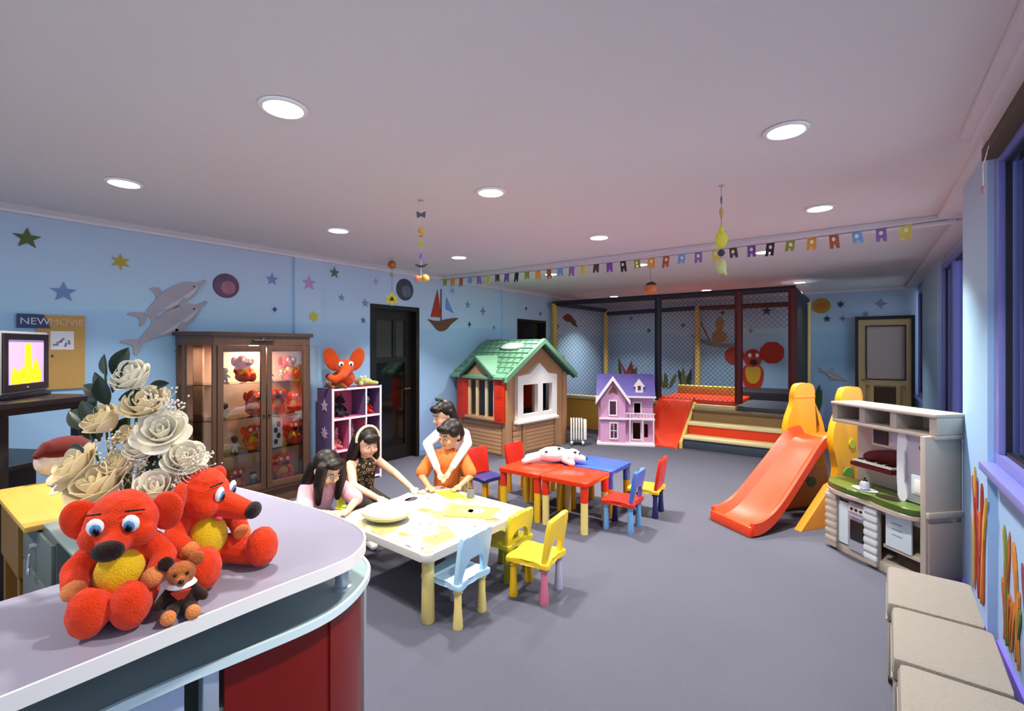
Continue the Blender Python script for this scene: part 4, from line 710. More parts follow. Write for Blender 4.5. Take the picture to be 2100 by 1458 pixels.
# porch, balcony and window trims
MB().b2(0.0, 0.46, -0.28, -0.14, 0.42, 0.45, 0.006).build('balcony', M_DW, dh); MB().b2(-0.42, 0.02, -0.31, -0.28, 0.42, 0.45, 0.006).build('string_course', M_DW, dh)
for k in range(9): MB().b2(0.015 + k*0.052, 0.027 + k*0.052, -0.275, -0.263, 0.45, 0.52).build('baluster', M_DW, dh)
MB().b2(0.0, 0.46, -0.28, -0.258, 0.52, 0.535).build('rail', M_DW, dh)
for x in (0.07, 0.27, 0.44): MB().cyl((x, -0.27, 0.045), (x, -0.27, 0.42), 0.013, 0.011, 10).build('column', M_DW, dh)
def wtrim(x0, x1, z0, z1, y):
    t_ = MB().prism(holed(rect(x0 - 0.02, x1 + 0.02, z0 - 0.02, z1 + 0.02), rect(x0, x1, z0, z1)), 0.012, O=(0, y, 0), U=U1, V=V1).build('window_trim', M_DW, dh); return t_
t_ = wtrim(-0.235, -0.135, 0.12, 0.36, -0.28); MB().b2(-0.19, -0.18, -0.285, -0.275, 0.12, 0.36).b2(-0.235, -0.135, -0.285, -0.275, 0.235, 0.245).build('glazing_bar', M_DW, t_)
wtrim(-0.25, -0.15, 0.50, 0.72, -0.28); wtrim(0.14, 0.24, 0.52, 0.68, -0.12); wtrim(0.12, 0.24, 0.09, 0.36, -0.12)
# ================================================================ OIL RADIATOR
rd = thing('oil_heater', 'small white finned oil heater standing between playhouse and dollhouse', 'heater', (-3.76, 6.86, 0), R(30))
for k in range(5): MB().prism(rounded(0.15, 0.36, 0.04), 0.024, O=(-0.10 + k*0.042, 0, 0.26), U=(0, 1, 0), V=V1, bev=0.006).build('fin', M_PWHT, rd)
MB().b2(0.11, 0.16, -0.07, 0.07, 0.10, 0.42, 0.012).build('control_box', M_PWHT, rd)
for x in (-0.08, 0.10):
    f_ = MB().b2(x - 0.02, x + 0.02, -0.12, 0.12, 0.045, 0.07, 0.006).build('foot', M_PWHT, rd)
    for y in (-0.10, 0.10): MB().cyl((x - 0.012, y, 0.022), (x + 0.012, y, 0.022), 0.022).build('castor', M_DRAW, f_)
# ================================================================ PLAY FRAME WITH NET
M_NAVY = mat('pad_navy', '#20222e', 0.5); M_MAR = mat('pad_maroon', '#5e140e', 0.5); M_YPOST = mat('pad_yellow', '#d9bc62', 0.5, var=0.05); M_YPAD = mat('pad_amber', '#d3a246', 0.5, var=0.05, vs=3); M_OPAD = mat('pad_orange', '#e23a0c', 0.4, var=0.05, vs=3); M_CPAD = mat('pad_cream', '#e6d9a2', 0.5, var=0.04); M_GPAD = mat('pad_slate', '#3e4a58', 0.5); M_NET = mat('net_cord', '#4a505e', 0.8, var=0)
pf = thing('play_frame', 'netted indoor play frame with padded posts, steps and orange ramp', 'play frame')
for x, y, z0, m_ in ((-5.12, 8.4, 0.60, M_YPOST), (-2.95, 8.4, 0.60, M_NAVY), (-1.62, 8.4, 0.68, M_MAR), (-0.86, 8.4, 0.0, M_MAR), (-5.08, 10.75, 0.0, M_YPOST), (-2.9, 10.75, 0.6, M_YPOST), (-0.86, 10.75, 0.0, M_YPOST)):
    MB().cyl((x, y, z0), (x, y, 2.5), 0.06, 0.06, 18).build('post', m_, pf)
for p0, p1, m_ in (((-5.15, 8.4, 2.5), (-0.82, 8.4, 2.5), M_NAVY), ((-5.12, 8.4, 2.5), (-5.08, 10.75, 2.5), M_NAVY), ((-0.86, 8.4, 2.5), (-0.86, 10.75, 2.5), M_NAVY), ((-5.08, 10.75, 2.42), (-2.9, 10.75, 2.46), M_NAVY), ((-2.9, 10.75, 2.45), (-0.86, 10.75, 2.45), M_MAR)):
    MB().cyl(p0, p1, 0.05, 0.05, 14).build('beam', m_, pf)
MB().b2(-5.15, -2.95, 8.30, 8.46, 0, 0.58, 0.02).build('wall_pad', M_YPAD, pf); MB().b2(-5.17, -2.93, 8.28, 8.48, 0.58, 0.65, 0.02).build('wall_cap', M_CPAD, pf)
MB().b2(-5.10, -0.82, 8.46, 10.75, 0, 0.30, 0.02).build('mat_base', mat('pad_dark_red', '#6a1418', 0.5), pf)
MB().b2(-2.95, -0.80, 8.40, 8.75, 0.0, 0.55, 0.01).build('platform', mat('pad_brown', '#6e5638', 0.5), pf)
MB().b2(-2.35, -1.66, 8.36, 9.6, 0.55, 0.63, 0.015).build('deck_pad', M_CPAD, pf); MB().b2(-1.64, -0.80, 8.36, 9.6, 0.55, 0.64, 0.015).build('deck_pad', M_GPAD, pf); MB().b2(-2.95, -1.66, 8.45, 9.6, 0.632, 0.70, 0.015).build('deck_pad', M_OPAD, pf)
MB().b2(-2.9, -0.82, 9.6, 10.7, 0.30, 0.78, 0.02).build('crawl_block', M_NAVY, pf); MB().b2(-2.92, -1.9, 9.4, 9.6, 0.60, 0.86, 0.02).build('crawl_block', mat('pad_lime', '#b4a94c', 0.5), pf)
for k, (mr_, mt_) in enumerate(((M_GPAD, M_CPAD), (M_OPAD, M_CPAD), (mat('pad_tan', '#8f7448', 0.5), MATS['pad_brown']))):
    y0 = 7.66 + 0.25*k; z1 = 0.19*(k+1)
    MB().b2(-2.28, -0.92, y0, 8.40, 0.0 if k == 0 else 0.19*k, z1 - 0.045, 0.008).build('riser', mr_, pf); MB().b2(-2.29, -0.91, y0 - 0.02, 8.40, z1 - 0.045, z1, 0.012).build('tread', mt_, pf)
MB().prism([(7.60, 0), (8.40, 0), (8.40, 0.66), (7.62, 0.10)], 0.045, O=(-2.335, 0, 0), U=(0, 1, 0), V=V1).build('stringer', M_YPOST, pf)
ramp = spline([(7.55, 0.015), (7.72, 0.08), (7.95, 0.26), (8.2, 0.52), (8.38, 0.66), (8.50, 0.70)], 4, False)
MB().prism(ramp + [(8.50, 0.0), (7.55, 0.0)], 0.52, O=(-2.90, 0, 0), U=(0, 1, 0), V=V1).build('ramp', M_OPAD, pf)
for x in (-2.93, -2.375): MB().prism([(a, b + 0.05) for a, b in ramp] + [(8.50, 0.0), (7.52, 0.0)], 0.035, O=(x, 0, 0), U=(0, 1, 0), V=V1).build('ramp_side', M_OPAD, pf)
def net(O, U, w, h, step=0.085, r=0.0026):
    O, U = Vector(O), Vector(U); m = MB(); N = int((w + h) / step)
    for k in range(1, N):
        c = k * step
        for sgn in (0, 1):
            u0, v0 = (c, 0) if c < w else (w, c - w); u1, v1 = (0, c) if c < h else (c - h, h)
            if sgn: u0, u1 = w - u0, w - u1
            a = O + U * u0 + Vector((0, 0, v0)); b = O + U * u1 + Vector((0, 0, v1))
            if (a - b).length > 0.02: m.cyl(a, b, r, r, 4, False)
    o = m.build('net', M_NET, pf, smooth=0); o['kind'] = 'stuff'
net((-5.08, 8.4, 0.65), (1, 0, 0), 2.1, 1.82); net((-2.9, 8.4, 0.70), (1, 0, 0), 1.24, 1.77, 0.075, 0.0032); net((-0.86, 8.45, 0.05), (0, 1, 0), 2.25, 2.42, 0.06, 0.006); net((-1.57, 8.4, 1.9), (1, 0, 0), 0.68, 0.57)
MB().b2(-0.875, -0.845, 8.46, 10.70, 0.0, 2.42).build('side_curtain', mat('curtain_black', '#14161a', 0.8), pf)
# ================================================================ BACK WALL PICTURES
mb = thing('bear_mural', 'painted red bear with big round ears and yellow belly on the far wall', 'wall relief', (-1.86, BWY, 1.15))
F = dict(O=(0, -0.004, 0), U=(1, 0, 0), V=(0, 0, 1)); M_MR = mat('mural_red', '#b83018', 0.6, var=0.08); M_MRD = mat('mural_dark_red', '#8a1f12', 0.6)
def rel(pts, t, m_, nm, par, n=3, dy=0.0): return MB().prism(spline(pts, n) if n else pts, t, O=(0, -0.004 - dy, 0), U=(1, 0, 0), V=(0, 0, 1)).build(nm, m_, par)
rel([(-0.16, 0.05), (0.16, 0.05), (0.20, -0.2), (0.12, -0.42), (0.0, -0.48), (-0.12, -0.42), (-0.2, -0.2)], 0.012, M_MR, 'body', mb)
rel([(a*0.17, 0.22 + b*0.19) for a, b in disc(1, 1, 10)], 0.020, M_MR, 'head', mb, 2)
for cx, cz, r_ in ((-0.36, 0.27, 0.19), (0.36, 0.34, 0.22)): rel([(cx + a*r_*(1 + 0.05*(k % 2)), cz + b*r_*(1 + 0.05*(k % 2))) for k, (a, b) in enumerate(disc(1, 1, 16))], 0.010, M_MR, 'ear', mb, 2)
rel([(-0.11, 0.03), (0.13, 0.03), (0.15, -0.15), (0.08, -0.30), (-0.06, -0.30), (-0.13, -0.15)], 0.018, mat('mural_yellow', '#c9a028', 0.6, var=0.1), 'belly', mb)
rel([(0.02 + a*0.075, 0.13 + b*0.06) for a, b in disc(1, 1, 10)], 0.028, mat('mural_black', '#1a1214', 0.6), 'nose', mb, 2)
for s_ in (-1, 1): rel([(0.02 + 0.07*s_ + a*0.035, 0.28 + b*0.045) for a, b in disc(1, 1, 10)], 0.026, M_EW, 'eye', mb, 2)
sw = thing('swing_mural', 'painted tan animal riding a hanging swing on the far wall', 'wall relief', (-2.52, BWY, 1.80))
rel([(-0.12, -0.06), (0.10, -0.08), (0.16, 0.08), (0.06, 0.16), (0.10, 0.34), (0.02, 0.48), (-0.08, 0.36), (-0.06, 0.18), (-0.15, 0.08)], 0.015, mat('mural_tan', '#b48646', 0.6, var=0.15, vs=9), 'animal', sw)
rel([(-0.62, 0.10), (-0.35, -0.02), (0.1, -0.12), (0.45, -0.10), (0.40, -0.18), (0.05, -0.21), (-0.35, -0.12)], 0.012, mat('mural_grey', '#8f9288', 0.6), 'swing_seat', sw)
MB().cyl((-0.52, -0.015, 0.62), (-0.20, -0.015, -0.06), 0.012, None, 8).build('rope', M_MRD, sw); MB().cyl((-0.55, -0.015, 0.64), (0.9, -0.015, 0.66), 0.014, None, 8).build('bar', M_MRD, sw)
sn = thing('sun_mural', 'painted orange and green sun disc on the far wall', 'wall relief', (-0.64, BWY, 2.41))
rel([(a*0.15, b*0.15) for a, b in disc(1, 1, 16)], 0.01, mat('mural_ochre', '#b08a2a', 0.6, var=0.1), 'disc', sn, 2); rel([(a*0.10, b*0.06) for a, b in disc(1, 1, 12)], 0.016, mat('mural_orange', '#c2702a', 0.6), 'face', sn, 2)
dl = dolphin('dolphin_mural', 'small grey dolphin painted on the far wall left of the maple door', -0.45, 1.05, 0.42, 0); dl.rotation_euler = (0, R(0), R(-90)); dl.location = (-0.45, BWY, 1.05)
dl.rotation_euler = Euler((R(-25), 0, R(-90)))
def plant_mural(label, x, z, cols, n, h):
    t = thing('plant_mural', label, 'wall relief', (x, BWY, z)); rn = random.Random(int(x*100))
    for k in range(n):
        a = rn.uniform(-0.5, 0.5); hh = h*rn.uniform(0.6, 1); x0 = rn.uniform(-0.18, 0.18); w_ = 0.045
        rel([(x0 - 0.01, 0), (x0 - w_ + a*hh*0.5, hh*0.5), (x0 + a*hh, hh), (x0 + w_ + a*hh*0.5, hh*0.45), (x0 + 0.02, 0)], 0.008 + 0.002*k, mat('plant_' + cols[k % len(cols)], '#' + cols[k % len(cols)], 0.6), 'leaf', t, 2)
plant_mural('painted dark green and black grass on the far wall behind the net', -3.15, 0.66, ('2c3a24', '6b7030', '22281e'), 7, 0.5)
plant_mural('painted red and green plants on the far wall in the left corner', -4.62, 0.66, ('7a2a20', '3c5a2c', '9a3a5a'), 7, 0.7)
plant_mural('painted green plant on the far wall behind the yellow post', -3.75, 0.66, ('5c6a34', '48602e'), 5, 0.4)
plant_mural('painted red and green plant on the far wall behind the slide', -0.85, 0.3, ('3c5a2c', '8a2a20', '2f4a28'), 6, 0.6)
fm = thing('flower_mural', 'painted yellow flower on the left wall inside the play frame', 'wall relief', (LW, 8.95, 1.22))
MB().prism(spline([(a*0.09, 0.05 + b*0.16) for a, b in disc(1, 1, 10)], 2), 0.012, O=(0.003, 0, 0), U=(0, 1, 0), V=V1).build('petal', mat('flower_yellow', '#b8a432', 0.6), fm); MB().prism([(-0.012, -0.4), (0.012, -0.4), (0.012, -0.1), (-0.012, -0.1)], 0.008, O=(0.003, 0, 0), U=(0, 1, 0), V=V1).build('stem', MATS['rose_stem'], fm)
pr_ = thing('parrot_mural', 'painted red and green parrot on the left wall inside the play frame', 'wall relief', (LW, 9.25, 2.22))
MB().prism(spline([(-0.3, 0.02), (-0.1, 0.12), (0.1, 0.06), (0.3, -0.08), (0.05, -0.05), (-0.1, -0.06)], 3), 0.012, O=(0.003, 0, 0), U=(0, 1, 0), V=V1).build('body', M_MRD, pr_); MB().prism(spline([(0.0, 0.02), (0.28, -0.10), (0.35, -0.16), (0.1, -0.1)], 3), 0.018, O=(0.003, 0, 0), U=(0, 1, 0), V=V1).build('tail', MATS['rose_stem'], pr_)
# ================================================================ PLASTIC SLIDE CLIMBER
M_SLR = mat('slide_red_orange', '#e8441c', 0.35, var=0.04, vs=4); M_SLY = mat('climber_amber', '#eda618', 0.42, var=0.05, vs=5); M_SLO = mat('climber_orange', '#e8912c', 0.42, var=0.05, vs=5); M_SLG = mat('climber_green', '#5a8a2c', 0.5)
sl = thing('slide_climber', 'red plastic slide with two amber hooded climber panels', 'slide', (-0.93, 4.52, 0), R(-34))
prof = spline([(0.0, 0.045), (0.12, 0.06), (0.30, 0.16), (0.60, 0.44), (0.80, 0.64), (0.92, 0.725), (1.04, 0.745)], 4, False)
secs = []
for y, z in prof:
    w_ = 0.19 + 0.02 * math.cos(y * 3); e_ = 0.075
    secs.append([(-w_ - 0.03, y, z - 0.03), (w_ + 0.03, y, z - 0.03), (w_ + 0.035, y, z + e_), (w_ + 0.005, y, z + e_), (w_ - 0.045, y, z + 0.012), (0.04, y, z), (-0.04, y, z), (-w_ + 0.045, y, z + 0.012), (-w_ - 0.005, y, z + e_), (-w_ - 0.035, y, z + e_)])
MB().loft(secs).build('chute', M_SLR, sl, smooth=30)
MB().box((0, -0.005, 0.045), (0.46, 0.05, 0.09), 0, 0.015).build('chute_lip', M_SLR, sl)
tower = [(0.95, 0.30), (0.96, 0.52), (0.89, 0.74), (0.92, 0.90), (1.00, 1.06), (0.99, 1.12), (1.02, 1.20), (1.07, 1.235), (1.22, 1.235), (1.27, 1.19), (1.28, 1.10), (1.27, 1.04), (1.36, 0.90), (1.42, 0.74), (1.40, 0.52), (1.42, 0.30)]
low = [(0.52, 0.0), (1.50, 0.0), (1.42, 0.30), (0.95, 0.30)]
for s_ in (-1, 1):
    x0 = 0.235*s_ - 0.03
    MB().prism(holed(spline(tower[:], 2), rect(1.30, 1.34, 0.62, 0.80), rect(1.12, 1.17, 0.40, 0.56)), 0.06, O=(x0, 0, 0), U=(0, 1, 0), V=V1, bev=0.006).build('tower_panel', M_SLY, sl)
    MB().b2(x0 - 0.005, x0 + 0.065, 1.00, 1.28, 1.085, 1.115, 0.01).build('hood_band', M_SLY, sl)
    MB().prism(holed([(0.50, 0.0), (1.50, 0.0), (1.44, 0.38), (0.93, 0.38), (0.86, 0.36)], [(0.80, 0.08), (0.98, 0.08), (0.98, 0.27), (0.90, 0.25)]), 0.07, O=(x0 - 0.005, 0, 0), U=(0, 1, 0), V=V1, bev=0.006).build('base_panel', M_SLO, sl)
    for k, (y, z) in enumerate(((1.02, 0.36), (1.12, 0.30), (1.08, 0.46), (1.22, 0.24))): MB().prism(spline([(y + a*0.06, z + b*0.05) for a, b in disc(1, 1, 8)], 2), 0.084, O=(x0 - 0.012, 0, 0), U=(0, 1, 0), V=V1).build('leaf_relief', M_SLG, sl)
    MB().prism(disc(0.04, 0.04, 14), 0.076, O=(x0 - 0.008, 1.13, 0.72), U=(0, 1, 0), V=V1).build('boss', mat('boss_lime', '#b8b820', 0.4), sl)
MB().b2(-0.21, 0.21, 1.0, 1.42, 0.68, 0.735, 0.012).build('platform', M_SLO, sl)
for k in range(3): MB().b2(-0.21, 0.21, 1.44 + 0.06*(2-k), 1.52 + 0.06*(2-k), 0.16 + 0.19*k, 0.21 + 0.19*k, 0.01).build('step', M_SLO, sl)
# ================================================================ TOY KITCHEN
M_KB = mat('kitchen_beige', '#b7aca0', 0.5, var=0.04, vs=4); M_KT = mat('kitchen_taupe', '#a2958e', 0.5, var=0.04); M_KG = mat('kitchen_green_top', '#4a5f24', 0.3, var=0.06); M_KS = mat('kitchen_silver', '#b9bccb', 0.3, 0.4); M_KW = mat('kitchen_pale_blue', '#d6e4ea', 0.4); M_KD = mat('kitchen_dark', '#241c1c', 0.3)
kt = thing('toy_kitchen', 'beige plastic toy kitchen with green worktop, oven and silver fridge', 'toy kitchen', (-0.22, 4.58, 0), R(-43.8)); kt.scale = (1.226, 0.72, 1)
KW, KD = 0.62, 0.40
MB().b2(KW - 0.03, KW, 0.0, KD, 0, 1.02, 0.008).build('side_panel', M_KB, kt); MB().b2(KW, KW + 0.012, 0.02, KD - 0.02, 0.03, 0.46, 0.006).build('side_inset', M_KT, kt); MB().b2(KW, KW + 0.018, 0.0, KD, 0.49, 0.53, 0.006).build('side_band', M_KB, kt)
MB().b2(0, 0.03, 0.05, KD, 0, 0.48, 0.008).build('side_panel', M_KB, kt); MB().b2(0.0, KW, KD - 0.025, KD, 0, 1.02, 0.006).build('back_panel', M_KB, kt)
MB().b2(0.0, KW - 0.03, 0.02, KD - 0.03, 0.0, 0.07, 0.01).build('plinth', M_KB, kt); MB().b2(0.03, KW - 0.03, 0.06, KD - 0.03, 0.40, 0.46, 0.005).build('apron', M_KB, kt)
for x in (0.03, 0.31):      # fluted columns
    c_ = MB().b2(x - 0.04, x + 0.04, -0.02, 0.05, 0.02, 0.46, 0.012).build('column', M_KB, kt)
    for k in range(7): MB().b2(x - 0.043, x + 0.043, -0.026, 0.0, 0.06 + k*0.056, 0.098 + k*0.056, 0.008).build('column_block', M_KW if x > 0.1 else M_KB, c_)
MB().b2(0.075, 0.145, 0.005, 0.03, 0.08, 0.40, 0.004).build('cupboard_door', M_KW, kt)
ov = MB().b2(0.15, 0.275, 0.0, 0.05, 0.06, 0.42, 0.008).build('oven', M_KS, kt)
MB().b2(0.165, 0.26, -0.006, 0.002, 0.14, 0.29, 0.003).build('oven_window', M_KD, ov); MB().cyl((0.165, -0.02, 0.325), (0.26, -0.02, 0.325), 0.007).build('oven_handle', M_KS, ov); MB().b2(0.155, 0.27, -0.008, 0, 0.35, 0.40, 0.003).build('oven_hood', M_PWHT, ov)
for k in range(3): MB().cyl((0.18 + 0.032*k, -0.004, 0.375), (0.18 + 0.032*k, -0.018, 0.375), 0.01).build('oven_knob', M_KD, ov)
nd = MB().b2(0.38, 0.53, 0.03, 0.05, 0.20, 0.45, 0.004).build('notice_door', M_KW, kt)
for k in range(3): MB().b2(0.42, 0.48, 0.028, 0.031, 0.29 + 0.04*k, 0.30 + 0.04*k).build('print', mat('print_blue', '#8db0c8', 0.6), nd)
MB().b2(0.36, 0.59, 0.04, KD - 0.04, 0.175, 0.20, 0.006).build('shelf', M_KB, kt); MB().b2(0.40, 0.58, 0.12, 0.36, 0.08, 0.17, 0.01).build('basket', mat('basket_dark', '#3a2c22', 0.7, var=0.2, vs=40), kt)
top = spline([(-0.05, 0.10), (0.0, 0.0), (0.10, -0.06), (0.22, -0.07), (0.30, -0.04), (0.42, -0.07), (0.52, -0.07), (0.585, -0.03), (0.588, 0.10), (0.588, 0.18), (0.588, 0.36), (-0.02, 0.36), (-0.06, 0.22)], 3)
MB().prism([(a, b - 0.005) for a, b in top], 0.03, O=(0, 0, 0.455), bev=0.006).build('worktop_edge', M_KB, kt); MB().prism(top, 0.045, O=(0, 0, 0.485), bev=0.012).build('worktop', M_KG, kt)
MB().lathe([(0.075, 0), (0.08, 0.006), (0.07, 0.006), (0.06, 0.001), (0.01, 0.0012)], (0.22, 0.08, 0.53), 24).build('hob_ring', M_KS, kt); MB().lathe([(0.065, 0), (0.07, 0.004), (0.05, 0.002), (0.01, 0.0012)], (0.38, 0.06, 0.53), 24).build('hob_ring', M_KD, kt)
fg = MB().b2(0.40, KW - 0.03, 0.14, KD - 0.03, 0.535, 1.0, 0.015).build('fridge', M_KS, kt)
MB().prism(spline([(0.405, 0.56), (0.46, 0.56), (0.44, 0.75), (0.455, 0.98), (0.405, 0.98)], 3), 0.018, O=(0, 0.142, 0), U=U1, V=V1).build('fridge_door', mat('fridge_white', '#dcdfe8', 0.35), fg); MB().b2(0.445, 0.452, 0.118, 0.13, 0.66, 0.88, 0.003).build('fridge_handle', M_KS, fg)
MB().b2(0.48, 0.575, 0.128, 0.145, 0.60, 0.73, 0.004).build('dispenser', M_KW, fg); MB().b2(0.50, 0.555, 0.120, 0.135, 0.615, 0.70, 0.004).build('dispenser_recess', M_PWHT, fg); MB().lathe([(0.018, 0), (0.018, 0.01), (0.005, 0.012)], seg=14).build('magnet', mat('magnet_red', '#8a4a50', 0.5), fg, loc=(0.54, 0.136, 0.92), rot=(R(90), 0, 0))
cn = MB().b2(-0.02, KW + 0.02, 0.06, KD + 0.02, 1.14, 1.165, 0.008).b2(-0.02, KW + 0.02, 0.08, KD + 0.02, 1.0, 1.03, 0.008).b2(-0.02, KW + 0.02, KD - 0.01, KD + 0.02, 1.03, 1.14).build('canopy', M_KB, kt)
for x in (0.0, 0.20, 0.40, 0.62): MB().b2(x - 0.02, x + 0.02, 0.08, KD, 1.03, 1.14, 0.004).build('canopy_post', M_KB, kt)
MB().b2(KW - 0.01, KW + 0.015, 0.14, KD - 0.04, 1.05, 1.12).build('vent_grille', mat('vent_brown', '#5a4a3c', 0.6), kt)
mw = MB().b2(0.20, 0.38, 0.20, KD - 0.03, 0.86, 1.0, 0.01).build('microwave', M_KB, kt); MB().b2(0.215, 0.31, 0.192, 0.202, 0.88, 0.98, 0.003).build('microwave_door', M_KD, mw); MB().b2(0.325, 0.37, 0.192, 0.202, 0.88, 0.98, 0.003).build('microwave_panel', M_KS, mw)
MB().b2(0.04, 0.40, 0.22, KD - 0.025, 0.655, 0.675, 0.005).build('back_shelf', M_KB, kt)
def kloc(x, y, z): v = Matrix.Rotation(R(-43.8), 3, 'Z') @ Vector((x * 1.226, y * 0.72, z)); return (v.x - 0.22, v.y + 4.58, v.z)
pn = thing('toy_piano', 'small dark red toy piano with black and white keys on the kitchen shelf', 'toy piano', kloc(0.215, 0.27, 0.676), R(-43.8))
M_PNO = wood('piano_mahogany', '#4a120e', '#641c14', 8, 0.25, 0)
MB().b2(-0.17, 0.17, -0.06, 0.09, 0, 0.035, 0.004).build('case', M_PNO, pn); MB().prism(spline([(-0.17, 0.035), (0.17, 0.035), (0.17, 0.10), (0.08, 0.15), (-0.06, 0.13), (-0.17, 0.09)], 3), 0.02, O=(0, 0.08, 0), U=U1, V=V1).build('lid', M_PNO, pn)
for k in range(14): MB().b2(-0.158 + k*0.0226, -0.138 + k*0.0226, -0.075, 0.01, 0.035, 0.048, 0.001).build('white_key', M_PWHT, pn)
for k in range(13):
    if k % 7 not in (2, 6): MB().b2(-0.142 + k*0.0226, -0.130 + k*0.0226, -0.045, 0.01, 0.048, 0.056).build('black_key', M_EK, pn)
MB().b2(-0.17, 0.17, -0.084, -0.076, 0.0, 0.030).build('key_slip', M_PNO, pn)
pt = thing('toy_coffee_pot', 'small steel toy pot with black lid on the green worktop', 'toy pot', kloc(0.22, 0.08, 0.537))
MB().lathe([(0.028, 0), (0.034, 0.01), (0.03, 0.045), (0.02, 0.06), (0.018, 0.06)], seg=18).build('pot', M_KS, pt); MB().lathe([(0.02, 0.06), (0.02, 0.068), (0.006, 0.072), (0.008, 0.085), (0.002, 0.088)], seg=14).build('lid', M_KD, pt); MB().tube([(0.03, 0, 0.05), (0.055, 0, 0.045), (0.05, 0, 0.015), (0.032, 0, 0.012)], 0.004).build('handle', M_KD, pt)
# ================================================================ BENCH SEATS AND RIGHT WALL FLOWERS
M_UPH = mat('seat_weave_beige', '#8d877d', 0.9, var=0.12, vs=120, bump=0.8, bs=330, sheen=0.2)
for i, (y0, y1, lb) in enumerate(((2.84, 3.34, 'beige upholstered box seat under the window, farthest, next to the toy kitchen'), (2.345, 2.835, 'beige upholstered box seat in the middle of the row under the window'), (1.85, 2.34, 'beige upholstered box seat under the window, nearest the camera'))):
    t = thing('box_seat', lb, 'seat', (0.275, (y0+y1)/2, 0), R(-2), 'box seats under the window'); w_ = (y1 - y0)/2 - 0.004
    MB().b2(-0.17, 0.16, -w_, w_, 0.03, 0.30, 0.02).build('base', M_UPH, t)
    s_ = MB().b2(-0.175, 0.165, -w_, w_, 0.30, 0.40, 0.03).build('cushion', M_UPH, t, smooth=50)
    MB().tube([(-0.173, -w_ + 0.02, 0.305), (-0.173, w_ - 0.02, 0.305)], 0.005).build('piping', M_UPH, s_)
    for a in (-0.15, 0.14):
        for b_ in (-1, 1): MB().cyl((a, b_*(w_ - 0.04), 0), (a, b_*(w_ - 0.04), 0.03), 0.02).build('foot', M_BLK, t)
for i, (y, x, z, cols, h, lb) in enumerate(((3.22, 0.57, 0.18, ('c87a2a', 'a85a24', '6a7a2c'), 0.55, 'tall orange flowers painted on the wall under the near window'), (2.80, 0.57, 0.15, ('c2551e', 'd08a2a', '7a3a4a'), 0.60, 'red-orange reeds painted on the wall behind the middle box seat'), (3.75, 0.535, 0.22, ('d0a03a', 'a03020', 'c0602a'), 0.75, 'yellow and red flame flower painted on the pier behind the toy kitchen'), (2.35, 0.57, 0.1, ('6a8a34', 'b8a030', '4f6a2c'), 0.5, 'green and yellow grass painted on the wall beside the nearest box seat'))):
    t = thing('flower_mural', lb, 'wall relief', (x, y, z)); rn = random.Random(i + 40)
    for k in range(14):
        y0 = rn.uniform(-0.16, 0.16); hh = h*rn.uniform(0.4, 1); a = rn.uniform(-0.3, 0.3)
        MB().prism(spline([(y0 - 0.006, 0), (y0 - 0.010 + a*hh*0.4, hh*0.55), (y0 - 0.022 + a*hh*0.7, hh*0.8), (y0 + a*hh, hh), (y0 + 0.022 + a*hh*0.7, hh*0.78), (y0 + 0.010 + a*hh*0.4, hh*0.5), (y0 + 0.006, 0)], 2), 0.003 + 0.0005*k, O=(-0.002, 0, 0), U=(0, -1, 0), V=V1).build('petal', mat('wallflower_' + cols[k % 3], '#' + cols[k % 3], 0.6, var=0.15), t, smooth=0)
# ================================================================ CHILDREN'S TABLES AND CHAIRS
def printed_top():
    m = mat('table_printed_top', '#bcb9b0', 0.35, var=0); nt = m.node_tree; b = nt.nodes['Principled BSDF']; tc = nt.nodes['Texture Coordinate']
    def blot(scale, lo, hi, seed):
        mp = nt.nodes.new('ShaderNodeMapping'); mp.inputs['Location'].default_value = (seed, seed*1.7, 0); nt.links.new(tc.outputs['Object'], mp.inputs[0])
        n = nt.nodes.new('ShaderNodeTexNoise'); n.inputs['Scale'].default_value = scale; n.inputs['Detail'].default_value = 3; nt.links.new(mp.outputs[0], n.inputs['Vector'])
        r = nt.nodes.new('ShaderNodeMapRange'); r.inputs[1].default_value = lo; r.inputs[2].default_value = hi; nt.links.new(n.outputs['Fac'], r.inputs[0]); return r.outputs[0]
    prev = None
    for sc, lo, hi, sd, hx in ((3.0, 0.56, 0.62, 3.1, '#b3b066'), (5.0, 0.60, 0.68, 7.7, '#b08a5a'), (7.0, 0.60, 0.66, 1.3, '#c3cfd2'), (11.0, 0.63, 0.68, 9.2, '#c58f8a'), (14.0, 0.64, 0.69, 5.5, '#6f6a62')):
        mx = nt.nodes.new('ShaderNodeMix'); mx.data_type = 'RGBA'; mx.inputs[7].default_value = lin(hx)
        if prev: nt.links.new(prev, mx.inputs[6])
        else: mx.inputs[6].default_value = lin('#bcb9b0')
        nt.links.new(blot(sc, lo, hi, sd), mx.inputs[0]); prev = mx.outputs[2]
    nt.links.new(prev, b.inputs['Base Color']); return m
M_TW = mat('table_white', '#c6c3ba', 0.35, var=0.02); M_LY = mat('leg_cream_yellow', '#e6d080', 0.4, var=0.03); M_LL = mat('leg_lilac', '#b7b3cc', 0.4, var=0.03); M_LG = mat('leg_lime', '#a7a83a', 0.4); M_LP = mat('leg_pink', '#d0708c', 0.4); M_LYY = mat('leg_yellow', '#e6b818', 0.4)
